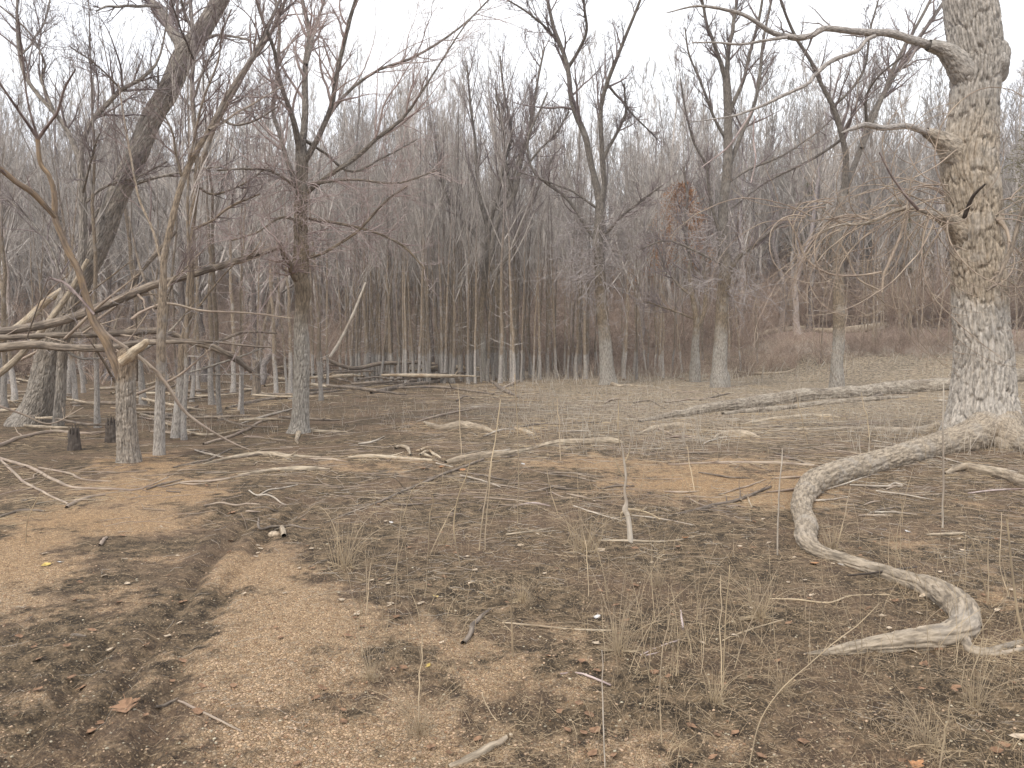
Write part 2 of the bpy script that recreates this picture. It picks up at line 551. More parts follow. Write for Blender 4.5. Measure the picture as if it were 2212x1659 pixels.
# ------------------------------------------------------------------ ground
def patches(px, py):
    """how much bare gravel shows (0 mud and litter, 1 gravel) and how orange it is"""
    g = np.zeros(np.shape(px)); o = np.zeros(np.shape(px))
    for cx, cy, rx, ry, a, og in (
            (560, 1235, 130, 70, 1.1, .35), (610, 1350, 190, 110, 1.15, .25), (640, 1480, 260, 130, 1.15, .15), (720, 1610, 380, 130, 1.2, .1), (430, 1620, 140, 90, .6, 0),
            (20, 1225, 190, 50, 1, .6), (0, 1300, 150, 90, .9, .2), (180, 1130, 260, 42, 1, .9), (330, 1060, 210, 42, 1, .9), (300, 1000, 140, 30, .9, 1), (60, 1170, 160, 50, .8, .9),
            (1540, 1040, 300, 50, 1.15, .85), (1640, 1075, 180, 32, 1.0, .8), (1270, 1000, 150, 26, .9, .8), (1430, 1080, 140, 26, .6, .9), (2140, 1100, 160, 30, .6, .9), (2150, 1290, 100, 36, .8, .6),
            (920, 925, 120, 18, .6, .8), (820, 1005, 160, 22, .6, .9), (980, 1390, 170, 50, .65, .3), (1130, 1480, 220, 70, .65, .4), (1250, 1620, 260, 70, .6, .3), (1900, 1480, 200, 50, .5, .2),
            (500, 900, 90, 20, .5, .8), (1200, 1370, 90, 30, .35, .4), (2000, 1160, 160, 30, .4, .8), (850, 1650, 340, 80, .9, .1), (1700, 1600, 240, 60, .5, .2), (340, 1200, 120, 30, .7, .6), (230, 1290, 130, 50, .6, .5), (160, 1420, 200, 60, .4, .3), (60, 1560, 200, 60, .35, .2)):
        e = np.exp(-(((px - cx) / rx) ** 2 + ((py - cy) / ry) ** 2) ** 1.3) * a
        g = np.maximum(g, e)
        o = np.maximum(o, e * og)
    g = np.maximum(g, 0.34 * sm((760 - px) / 200) * sm((py - 1000) / 80))
    o = np.maximum(o, 0.12 * sm((760 - px) / 200))
    return g, o

def ground_masks(X, Y, Z):
    px, py = to_px(X, Y, Z * 0)
    fr = Y > 1.5
    g, o = patches(px, py)
    g = np.where(fr, g, 0.3); o = np.where(fr, o, 0.2)
    n = fbm(X * 1.6, Y * 1.6, 31, 5)
    n2 = fbm(X * 6, Y * 6, 37, 3)
    rut = np.minimum.reduce([seg_dist(X, Y, p) for p in RUTS])
    gg = g - 0.28 * np.exp(-(rut / 0.08) ** 2)
    grav = sm((gg + (n - 0.5) * 1.2 + (n2 - 0.5) * 0.9 - 0.22) / 0.95)
    lit = sm((Y - 9) / 10) * sm((px + 50 - 900) / 500 + (n - .5))          # pale dry litter towards the right bank
    return grav, np.clip(o, 0, 1), lit

NA = 410
yy = np.arange(462, 40, -1.05)
dists = np.concatenate([[0.02, 0.5, 1.0, 1.5, 1.9, 2.2, 2.5], 1273.0 / yy, 31.9 * (420 / 31.9) ** (np.arange(1, 60) / 59)])
az = np.concatenate([np.linspace(-R(36), R(36), NA), np.linspace(R(36), R(324), 50)[1:-1]])
D, A = np.meshgrid(dists, az, indexing='ij')
GX, GY = D * np.sin(A), D * np.cos(A)
GZ = ground_z(GX, GY)
grav, og, lit = ground_masks(GX, GY, GZ)
nearf = np.clip((14 - D) / 8, 0, 1)
clod = fbm(GX * 14, GY * 14, 61, 3) - 0.5
clod3 = fbm(GX * 45, GY * 45, 63, 2) - 0.5
near2 = np.clip((7.5 - D) / 4, 0, 1)
clod2 = np.abs(fbm(GX * 5 + 9, GY * 5, 67, 3) - 0.5)
GZm = GZ + (1 - grav * 0.8) * (np.maximum(clod3, -0.05) * 0.045 * near2 + clod * 0.03 + (0.06 - clod2 * 0.35) * 0.06) * nearf + grav * (fbm(GX * 40, GY * 40, 71, 2) - 0.5) * 0.008 * nearf
nr, nc = D.shape
gm = MB()
i = np.arange(nr - 1)[:, None] * nc
a = np.arange(nc)[None]
b = (a + 1) % nc
q = np.stack([i + a, i + b, i + nc + b, i + nc + a], -1).reshape(-1, 4)[:, ::-1]
gm.add(np.stack([GX, GY, GZm], -1), q, np.stack([grav, og, lit], -1))

m, nt_, bs = newmat('lakebed_ground', 0.92, 0.2)
L = nt_.links.new
at_ = node(nt_, 'ShaderNodeAttribute', _attribute_name='bk')
sx = node(nt_, 'ShaderNodeSeparateXYZ'); L(at_.outputs['Vector'], sx.inputs[0])
geo = node(nt_, 'ShaderNodeNewGeometry')
pos = geo.outputs['Position']
nA = node(nt_, 'ShaderNodeTexNoise', Scale=9.0, Detail=8.0, Roughness=0.7); L(pos, nA.inputs['Vector'])
nB = node(nt_, 'ShaderNodeTexNoise', Scale=1.1, Detail=4.0); L(pos, nB.inputs['Vector'])
mpx = node(nt_, 'ShaderNodeMapping'); mpx.inputs['Scale'].default_value = (14, 60, 14); mpx.inputs['Rotation'].default_value = (0, 0, 0.5); L(pos, mpx.inputs['Vector'])
nC = node(nt_, 'ShaderNodeTexNoise', Scale=1.0, Detail=5.0, Roughness=0.75, Distortion=1.2); L(mpx.outputs[0], nC.inputs['Vector'])
mpy = node(nt_, 'ShaderNodeMapping'); mpy.inputs['Scale'].default_value = (55, 12, 14); mpy.inputs['Rotation'].default_value = (0, 0, -0.3); L(pos, mpy.inputs['Vector'])
nD = node(nt_, 'ShaderNodeTexNoise', Scale=1.0, Detail=5.0, Roughness=0.75, Distortion=1.2); L(mpy.outputs[0], nD.inputs['Vector'])
mud = mixc(nt_, maprange(nt_, nA.outputs[0], 0.36, 0.66), (0.042, 0.032, 0.022), (0.215, 0.155, 0.095))
mud = mixc(nt_, math_(nt_, 'MULTIPLY', maprange(nt_, nB.outputs[0], 0.45, 0.65), 0.6), mud, (0.185, 0.122, 0.082))
fib = math_(nt_, 'MULTIPLY', maprange(nt_, math_(nt_, 'MAXIMUM', nC.outputs[0], nD.outputs[0]), 0.58, 0.7), 0.6)
mud = mixc(nt_, fib, mud, (0.30, 0.24, 0.17))
nE = node(nt_, 'ShaderNodeTexNoise', Scale=70.0, Detail=4.0, Roughness=0.8); L(pos, nE.inputs['Vector'])
mud = mixc(nt_, maprange(nt_, nE.outputs[0], 0.53, 0.66, 0, 0.75), mud, (0.42, 0.30, 0.18))
mud = mixc(nt_, maprange(nt_, nE.outputs[0], 0.47, 0.36, 0, 0.7), mud, (0.035, 0.028, 0.023))
vp = node(nt_, 'ShaderNodeTexVoronoi', Scale=68.0); L(pos, vp.inputs['Vector'])
vpr = node(nt_, 'ShaderNodeTexVoronoi', Scale=68.0); vpr.feature = 'DISTANCE_TO_EDGE'; L(pos, vpr.inputs['Vector'])
sc_ = node(nt_, 'ShaderNodeSeparateColor'); L(vp.outputs['Color'], sc_.inputs[0])
peb = mixc(nt_, sc_.outputs[0], (0.40, 0.262, 0.15), (0.78, 0.565, 0.36))
peb = mixc(nt_, maprange(nt_, sc_.outputs[1], 0.8, 0.95, 0, 0.6), peb, (0.55, 0.47, 0.36))
org = mixc(nt_, sc_.outputs[0], (0.42, 0.25, 0.125), (0.80, 0.53, 0.285))
orf = math_(nt_, 'MULTIPLY', sx.outputs[1], 0.8)
peb = mixc(nt_, orf, peb, org)
peb = mixc(nt_, maprange(nt_, nA.outputs[0], 0.55, 0.75, 0, 0.5), peb, (0.16, 0.11, 0.08))
peb = mixc(nt_, maprange(nt_, vpr.outputs['Distance'], 0.02, 0.13, 0.75, 0.0), peb, (0.12, 0.08, 0.048))
gr = math_(nt_, 'ADD', sx.outputs[0], math_(nt_, 'MULTIPLY', math_(nt_, 'SUBTRACT', nA.outputs[0], 0.5), 2.4))
gf = maprange(nt_, gr, 0.05, 0.95)
col = mixc(nt_, gf, mud, peb)
# scattered lone pebbles and chaff on the mud
lone = maprange(nt_, sc_.outputs[2], 0.82, 0.85, 0, 0.8)
lonec = math_(nt_, 'MULTIPLY', lone, maprange(nt_, vp.outputs['Distance'], 0.25, 0.4, 1, 0))
col = mixc(nt_, lonec, col, (0.42, 0.33, 0.22))
litc = mixc(nt_, maprange(nt_, nA.outputs[0], 0.38, 0.62), (0.10, 0.078, 0.054), (0.50, 0.41, 0.29))
col = mixc(nt_, math_(nt_, 'MULTIPLY', sx.outputs[2], 0.75), col, litc)
# beyond the old shore line: red-brown leaf litter of the dry wood
pz = node(nt_, 'ShaderNodeSeparateXYZ'); L(pos, pz.inputs[0])
zc = math_(nt_, 'ADD', pz.outputs[2], math_(nt_, 'MULTIPLY', math_(nt_, 'SUBTRACT', nB.outputs[0], 0.5), 0.5))
shore = math_(nt_, 'MULTIPLY', maprange(nt_, zc, 0.9, 1.2), maprange(nt_, zc, 1.5, 1.8, 1, 0))
col = mixc(nt_, math_(nt_, 'MULTIPLY', shore, 0.35), col, (0.33, 0.29, 0.265))
dry = maprange(nt_, zc, 1.5, 2.0)
litr = mixc(nt_, nA.outputs[0], (0.16, 0.105, 0.082), (0.33, 0.245, 0.2))
col = mixc(nt_, math_(nt_, 'MULTIPLY', dry, 0.9), col, litr)
L(col, bs.inputs['Base Color'])
ped = math_(nt_, 'MULTIPLY', maprange(nt_, vpr.outputs['Distance'], 0.0, 0.35), gf)
hg = math_(nt_, 'ADD', math_(nt_, 'MULTIPLY', ped, 0.8), math_(nt_, 'MULTIPLY', nA.outputs[0], 1.5))
hg = math_(nt_, 'ADD', hg, fib)
hg = math_(nt_, 'ADD', hg, math_(nt_, 'MULTIPLY', nE.outputs[0], 1.2))
bp = node(nt_, 'ShaderNodeBump', Strength=0.9, Distance=0.012); L(hg, bp.inputs['Height'])
L(bp.outputs[0], bs.inputs['Normal'])
tag(gm.build('ground', m), kind='structure')

def micro(x, y):
    """mesh height of the ground at x, y (coarse look-up of the built sheet)"""
    x = np.asarray(x, float); y = np.asarray(y, float)
    d = np.hypot(x, y)
    k = np.clip(np.searchsorted(dists, d), 1, len(dists) - 1)
    k = np.where(np.abs(dists[k - 1] - d) < np.abs(dists[k] - d), k - 1, k)
    th = np.arctan2(x, y)
    j = np.clip(np.round((th + R(36)) / R(72) * (NA - 1)), 0, NA - 1).astype(int)
    return np.where(np.abs(th) < R(36), GZm[k, j], ground_z(x, y))

# ------------------------------------------------------------------ bark relief for the large trunks
def relief(cw, ch, amp, cross=0.5, low=0.06, seed=1, per_r=0.4, gw=0.22):
    per = max(6, int(round(2 * math.pi * per_r / cw)))
    def f(th, ln, rr):
        u = th / (2 * math.pi) * per + 0.35 * np.sin(ln * 3.1 + th)
        warp = (vn(th * 3, ln * 0.9 / ch, seed) - 0.5) * 0.9
        f1, f2, idd = vor(u + warp, ln / ch, per, seed)
        plate = sm((f2 - f1) / gw)
        if cw >= 0.05:
            q = u + 0.25 * np.sin(ln * 1.9 + 2 * np.sin(ln * 0.7)) + (vn(np.mod(u, per) * 0.5, ln * 1.6, seed + 13) - 0.5) * 0.9
            plate = plate * 0.6 + 0.5 * sm(np.abs(np.mod(q, 1.0) * 2 - 1) * 2.6)
        g1, g2, _ = vor(u * 2 + warp, ln / ch * 2.6, per * 2, seed + 3)
        p2 = sm((g2 - g1) / 0.4)
        lowf = (vn(np.cos(th) * 1.2 + 5, ln * 0.8, seed + 7) + vn(np.sin(th) * 1.2 + 5, ln * 0.7, seed + 8) - 1.0)
        fine = vn(th * rr * 90, ln * 40, seed + 11) - 0.5
        a = np.minimum(amp, rr * 0.25)
        return a * (plate * (0.75 + 0.25 * idd) - 0.6) + a * 0.35 * cross * (p2 - 0.5) + a * 0.2 * fine + rr * low * lowf
    return f

LOGS = []
# ------------------------------------------------------------------ hero trees
def hero(name, label, cat, Y, trunk, limbs, mat, twig_mat, sides=20, kt=60, rel=None, seed=0, dens=(7, 6, 4), up=0.05, wig=0.14,
         group=None, tz=0.0, lim_mat=None, base_drop=0.15, extra=None, len3=(0.3, 0.42), bendy=1.6, ang=(0.5, 1.1), rmin=0.0022):
    global rng
    rng = np.random.default_rng(1000 + seed)
    base = trunk[0]
    P, r = trace(trunk, Y, kt)
    g = ground_z(P[0, 0], P[0, 1])
    P[0, 2] = min(P[0, 2], g - base_drop)
    root = empty(name, (P[0, 0], P[0, 1], g))
    org = np.array([P[0, 0], P[0, 1], g])
    tag(root, label, cat, group)
    t = MB()
    t.tubes(P, r, sides, rel)
    t.build('trunk', mat, root, loc=org)
    Ls, Rs = [P[kt // 2:][::max(1, (kt // 2) // 14)][:14]], [r[kt // 2:][::max(1, (kt // 2) // 14)][:14]]
    Ls, Rs = [], []
    for k, lm in enumerate(limbs):
        bend = rng.uniform(-bendy, bendy)
        p, rr = trace(lm, Y, 18, bend=bend, wob=0.25)
        b_ = MB()
        b_.tubes(p, rr, 8)
        b_.build('limb', lim_mat or mat, root, loc=org)
        Ls.append(p[2:]); Rs.append(rr[2:])
    Pl = np.stack(Ls); Rl = np.stack(Rs)
    tw = MB()
    rmin = max(rmin, Y * 0.00017)
    b1, r1 = grow(Pl, Rl, dens[0] + 5, 0.08, 1.0, (ang[0] * 0.8, ang[1] * 0.85), len3[0] * 1.7, 10, wig * 0.75, up + 0.02, 0.6, rmin * 2.0, 0.6, 4.5)
    b2, r2 = grow(b1, r1, dens[1], 0.15, 1.0, (0.35, 0.9), len3[1] * 1.15, 7, wig * 0.8, up + 0.01, 0.65, rmin * 1.3, 0.25, 2.2)
    tw.tubes(b1[:, ::1], r1, 4)
    tw.tubes(b2[:, ::2], r2[:, ::2], 3)
    if dens[2]:
        b3, r3 = grow(b2, r2, dens[2], 0.2, 1.0, (0.4, 1.0), 0.45, 4, wig, up, 0.7, rmin, 0.08, 0.5)
        tw.tubes(b3[:, [0, 1, 3]], r3[:, [0, 1, 3]], 3)
    if extra:
        ex = MB()
        extra(ex, P, r)
        tag(ex.build('side_twigs', M_ptwig if Y < 20 else M_gtwig, root, loc=org), kind='stuff')
    tag(tw.build('branchwork', twig_mat, root, loc=org), kind='stuff')
    return root, org, P, r

def low_twigs(px0, px1, py0, py1, Y, n, mat_none=None, spread=1.2, L=(0.8, 2.4), curl=0.3, down=-0.02):
    """a ring of fine side branches round a trunk"""
    def f(tw, P, r):
        zs = at(np.full(2, 1000.0), np.array([py1, py0]), Y)[:, 2]
        k = np.interp(rng.uniform(zs[0], zs[1], n), P[:, 2], np.arange(len(P)))
        ki = np.clip(k.astype(int), 0, len(P) - 2)
        p0 = P[ki]
        a = rng.uniform(0, 2 * math.pi, n)
        d = np.stack([np.cos(a), np.sin(a), rng.normal(0.1, 0.3, n)], -1)
        Ln = rng.uniform(*L, n)
        K = 9
        out = np.empty((n, K, 3)); out[:, 0] = p0
        dr = rng.normal(0, curl * 0.4, (n, 3))
        for j in range(1, K):
            d = nrm(d + rng.normal(0, curl * 0.6, (n, 3)) + dr + np.array([0, 0, down]))
            out[:, j] = out[:, j - 1] + d * (Ln / (K - 1))[:, None]
        rad = np.linspace(1, 0.3, K)[None] * rng.uniform(0.007, 0.013, n)[:, None] * max(1, Y / 20)
        tw.tubes(out, rad, 4)
        c1, q1 = grow(out, rad, 6, 0.2, 1, (0.5, 1.2), 0.4, 5, curl * 0.6, down, 0.6, 0.0042 * max(1, Y / 16), 0.15, 1.4)
        tw.tubes(c1, q1, 3)
        c2, q2 = grow(c1, q1, 3, 0.2, 1, (0.5, 1.2), 0.5, 3, curl * 0.6, down, 0.7, 0.0034 * max(1, Y / 16), 0.08, 0.8)
        tw.tubes(c2, q2, 3)
    return f

# --- the great tree at the right
def big_tree():
    global rng
    rng = np.random.default_rng(5)
    Y = 13.1
    tr = [(2122, 965, 215), (2120, 940, 190), (2119, 910, 168), (2119, 880, 152), (2120, 850, 143), (2122, 810, 134), (2123, 750, 124), (2120, 690, 120), (2119, 628, 119), (2113, 560, 118), (2106, 500, 116),
          (2102, 450, 117), (2097, 400, 121), (2094, 350, 121), (2100, 310, 118), (2106, 260, 110), (2107, 220, 107), (2109, 170, 110), (2110, 130, 112), (2104, 95, 116), (2099, 50, 114), (2093, 0, 113), (2088, -60, 112), (2082, -130, 110)]
    P, r = trace(tr, Y, 560)
    r = r * 0.97 - 0.055
    P[:, 0] += 0.02 * np.sin(P[:, 2] * 2.1)
    base = np.array([P[0, 0], Y, float(ground_z(P[0, 0], Y))])
    P[0, 2] = base[2] - 0.2
    root = empty('old_tree', base)
    tag(root, 'huge old tree with deeply furrowed silt-coated bark and a long snaking root', 'tree')
    rel = relief(0.1, 0.5, 0.075, 0.12, 0.03, 3, 0.45, 0.22)
    def disp(th, ln, rr):
        d = rel(th, ln, rr)
        h = P[None, :, 2][:, :, None] - base[2] if P.ndim == 2 else 0
        h = np.broadcast_to(h, th.shape)
        # buttresses run out into the roots at the foot
        lobes = 0.5 + 0.5 * np.cos(th * 5 + 0.8)
        d = d + 0.16 * lobes * np.exp(-np.maximum(h, 0) / 0.33) - 0.1 * np.exp(-np.maximum(h, 0) / 0.3)
        # swollen collars where boughs left the stem
        for a0, h0, s_, am in ((1.0, 0, 0, 0),):
            pass
        return d
    t = MB()
    t.tubes(P, r, 200, disp)
    t.build('trunk', M_big, root, loc=base)
    rb = relief(0.05, 0.2, 0.014, 0.6, 0.08, 9, 0.12)
    # knots and burls
    for kx, ky, kw, dy in ((2154, 120, 50, -0.02), (2064, 322, 60, 0.0), (2158, 155, 36, -0.05), (2070, 492, 50, -0.05)):
        c = at(kx, ky, Y + dy)
        rr = kw / 2 * Y / FPX
        nn = 26
        tt = np.linspace(-1, 1, nn)
        pp = c + np.stack([tt * 0, tt * 0, tt * rr * 1.35], -1)
        pr = rr * np.sqrt(np.maximum(1 - tt ** 2, 0.0005))
        kb = MB()
        kb.tubes(pp, pr, 40, rb)
        kb.build('knot', M_big, root, loc=base)
    # boughs
    B = [[(2112, 175, 44), (2085, 145, 42), (2066, 124, 34), (2054, 113, 25), (2020, 100, 20), (1981, 91, 18), (1926, 75, 16), (1871, 72, 14), (1820, 66, 12), (1780, 62, 12), (1755, 76, 11), (1726, 82, 13), (1700, 78, 11), (1667, 69, 10), (1616, 36, 8), (1573, 22, 7), (1507, 13, 5), (1440, 28, 2)],
         [(1890, 78, 9), (1871, 87, 8), (1853, 109, 8), (1799, 131, 9), (1762, 160, 8), (1744, 182, 7), (1689, 208, 7), (1653, 226, 6), (1616, 240, 5), (1580, 251, 4), (1489, 264, 2)],
         [(1700, 80, 7), (1660, 86, 6), (1600, 96, 5), (1550, 92, 4), (1495, 92, 3)],
         [(2060, 330, 34), (2025, 297, 22), (2000, 284, 14), (1962, 273, 13), (1908, 277, 12), (1871, 270, 11), (1846, 277, 9), (1817, 288, 3)],
         [(2085, 500, 34), (2060, 478, 24), (2017, 463, 15), (1981, 452, 11), (1944, 452, 9), (1871, 481, 6), (1817, 485, 4), (1770, 500, 2)],
         [(1625, 240, 4), (1600, 280, 4), (1570, 320, 3), (1515, 362, 2)],
         [(1630, 250, 3), (1627, 300, 3), (1632, 345, 3), (1622, 395, 2)],
         [(2155, 470, 12), (2175, 500, 7), (2180, 545, 6), (2165, 585, 5), (2135, 610, 3)],
         [(2212, 440, 9), (2190, 520, 9), (2165, 580, 10), (2150, 612, 8), (2130, 628, 4)],
         [(1983, 452, 7), (1950, 415, 5), (1920, 370, 4), (1900, 330, 3)],
         [(1960, 455, 5), (1937, 528, 6), (1911, 590, 6), (1905, 632, 3)],
         [(1700, 468, 2), (1725, 518, 4), (1744, 562, 4), (1791, 591, 4), (1853, 595, 4), (1904, 587, 4)],
         [(1810, 520, 2), (1828, 547, 4), (1853, 602, 4), (1900, 627, 3)]]
    dep = [0.05, -0.8, -0.9, 0.0, -0.05, -1.2, -1.1, -0.4, -0.9, -0.9, -0.6, -0.7, -0.7]
    mats = [M_bough, M_bough, M_bough, M_bough, M_bough, M_ptwig, M_ptwig, M_ltwig, M_log, M_rtwig, M_ltwig, M_ltwig, M_ltwig]
    ends = [-1.3, -1.6, -1.0, -0.9, -1.4, -1.3, -1.3, -0.8, -0.9, -1.3, -0.8, -0.8, -0.8]
    for lm, d0, mt, de in zip(B, dep, mats, ends):
        p, rr = trace(lm, Y, 60, bend=de - d0, y_off=d0, wob=0.12)
        b_ = MB()
        b_.tubes(p, rr, 12, relief(0.04, 0.1, 0.008, 0.5, 0.12, 4, 0.06))
        b_.build('limb', mt, root, loc=base)
    for cpts, y0 in (([(2110, 190, 60), (2085, 155, 62), (2062, 128, 46), (2035, 106, 30), (2005, 98, 22)], 0.0), ([(2095, 360, 70), (2072, 338, 66), (2046, 313, 46), (2022, 296, 28), (2000, 285, 18)], 0.0), ([(2100, 530, 60), (2080, 505, 56), (2058, 484, 38), (2030, 468, 22), (2005, 459, 15)], 0.0), ([(2120, 165, 60), (2145, 140, 60), (2160, 120, 44), (2168, 110, 12)], 0.0)):
        p, rr = trace(cpts, Y, 70, bend=-0.25, y_off=y0)
        b_ = MB(); b_.tubes(p, rr, 60, relief(0.06, 0.2, 0.03, 0.3, 0.05, 31, 0.3)); b_.build('branch_collar', M_big, root, loc=base)
    # dark snapped branch in front of the stem
    p, rr = trace([(2083, 470, 10), (2092, 445, 9), (2105, 420, 7), (2128, 398, 4)], Y, 16, bend=-0.5, y_off=-0.45)
    b_ = MB(); b_.tubes(p, rr, 8); b_.build('snag', M_logdark, root, loc=base)
    # curling silted sprays of the lower boughs
    tw = MB()
    seeds = []
    for (x, y, a, L_) in [(2050, 470, 3.3, 3.0), (2030, 465, 3.6, 3.0), (2000, 455, 3.0, 2.6), (1960, 452, 2.6, 2.4), (1930, 455, 3.8, 2.5), (1900, 470, 3.4, 2.2), (1990, 450, 4.2, 1.8), (2050, 420, 2.7, 2.6), (2045, 400, 3.1, 3.2), (2050, 440, 2.9, 2.8), (2160, 470, 0.3, 1.8), (2165, 430, 0.6, 2.0), (2168, 520, -0.4, 1.6), (1960, 455, 4.6, 1.6), (1850, 480, 3.9, 1.6), (2150, 600, -0.2, 1.5), (2055, 330, 3.4, 1.8), (2040, 480, 4.0, 2.6), (2020, 470, 4.4, 2.2), (1880, 480, 3.0, 2.0), (1830, 485, 3.3, 1.6), (1780, 500, 3.6, 1.8), (1740, 470, 3.1, 1.8), (1800, 440, 2.8, 1.8), (1750, 540, 4.0, 1.4)]:
        for rep in range(4):
            L_ = L_ * 1.08
            p0 = at(x + rng.normal(0, 8), y + rng.normal(0, 6), Y - rng.uniform(0.3, 1.0))
            aa = a + rng.normal(0, 0.4)
            K = 22
            pts = np.empty((K, 3)); pts[0] = p0
            ang = aa; cur = rng.uniform(0.04, 0.2) * (1 if math.cos(aa) < 0 else -1) * (1 if rng.uniform() < 0.72 else -1)
            yv = rng.normal(0, 0.25)
            ll = L_ * rng.uniform(0.5, 1.15) / K
            for k in range(1, K):
                ang += cur * (0.5 + rng.uniform()) + rng.normal(0, 0.06)
                pts[k] = pts[k - 1] + ll * np.array([math.cos(ang), yv, math.sin(ang)])
            seeds.append(pts)
    S_ = np.stack(seeds)
    Rr = np.linspace(1, 0.35, S_.shape[1])[None] * rng.uniform(0.006, 0.013, len(S_))[:, None]
    tw.tubes(S_, Rr, 5)
    c1, q1 = grow(S_, Rr, 4, 0.15, 1, (0.4, 1.1), 0.35, 9, 0.16, -0.01, 0.7, 0.0032, 0.2, 1.2)
    tw.tubes(c1, q1, 4)
    c2, q2 = grow(c1, q1, 2, 0.2, 1, (0.4, 1.1), 0.5, 6, 0.2, -0.01, 0.7, 0.0026, 0.1, 0.5)
    tw.tubes(c2, q2, 3)
    tag(tw.build('branchwork', M_ltwig, root, loc=base), kind='stuff')
    # fine twigs off the upper boughs
    tw = MB()
    up_ = []
    for lm, d0, de in zip(B[:3], dep[:3], ends[:3]):
        p, rr = trace(lm, Y, 20, bend=de - d0, y_off=d0)
        up_.append((p, rr))
    Pu = np.stack([a[0] for a in up_]); Ru = np.stack([a[1] for a in up_])
    c1, q1 = grow(Pu, Ru, 9, 0.2, 1, (0.5, 1.1), 0.12, 7, 0.18, 0.03, 0.45, 0.003, 0.2, 1.0)
    tw.tubes(c1, q1, 4)
    c2, q2 = grow(c1, q1, 4, 0.2, 1, (0.5, 1.1), 0.5, 5, 0.18, 0.03, 0.7, 0.0025, 0.1, 0.4)
    tw.tubes(c2, q2, 3)
    tag(tw.build('branchwork', M_gtwig, root, loc=base), kind='stuff')
    # roots
    rootsets = [
        ('long thick root snaking forward over the mud in an S', [(2128, 925, 70), (2075, 945, 62), (2017, 960, 50), (1944, 981, 46), (1871, 1001, 46), (1799, 1021, 48), (1757, 1039, 48), (1736, 1066, 40), (1731, 1098, 37), (1742, 1127, 40), (1741, 1160, 38), (1769, 1189, 29), (1835, 1211, 27), (1893, 1229, 30), (1963, 1251, 34), (2017, 1269, 45), (2070, 1302, 55), (2085, 1342, 54), (2050, 1367, 50), (1981, 1378, 45), (1890, 1391, 35), (1798, 1406, 19), (1735, 1414, 5)], 900, 68, 0.36),
        (None, [(2080, 1350, 26), (2086, 1385, 24), (2108, 1406, 24), (2145, 1403, 18), (2190, 1390, 14), (2240, 1380, 12)], 120, 20, 0.3),
        (None, [(2110, 1400, 14), (2150, 1412, 12), (2212, 1400, 9), (2240, 1398, 8)], 80, 14, 0.3),
        (None, [(2150, 905, 80), (2180, 935, 66), (2215, 955, 52), (2270, 975, 40), (2340, 1000, 24)], 160, 32, 0.3),
        (None, [(2125, 900, 50), (2120, 930, 34), (2118, 950, 22), (2117, 962, 10)], 90, 22, 0.2),
        (None, [(2090, 905, 60), (2040, 918, 40), (1981, 928, 22), (1908, 926, 19), (1850, 924, 14), (1762, 926, 11), (1680, 926, 7), (1627, 923, 4)], 220, 24, 0.45),
        (None, [(2140, 930, 50), (2160, 948, 40), (2185, 962, 26), (2210, 968, 10)], 90, 26, 0.4)]
    for lab, pts, n, sides, sink in rootsets:
        if lab: sink = 0.26; rr_s = 1.1
        else: rr_s = 1.0
        LOGS.append([(a, b) for a, b, c in pts]); LOGS.append([(a, b) for a, b, c in pts])
        p, rr = lie([(a, b, c * rr_s) for a, b, c in pts], n, sink)
        # rise towards the stem
        dd = np.hypot(p[:, 0] - base[0], p[:, 1] - base[1])
        p[:, 2] += 0.2 * np.exp(-(dd / 0.55) ** 2)
        b_ = MB()
        b_.tubes(p, rr, sides, relief(0.08, 0.2, 0.03, 0.3, 0.06, 21, 0.1, 0.22))
        o = b_.build('root', M_root, root, loc=base)
        if lab:
            o['label'] = lab
    return root
big_tree()

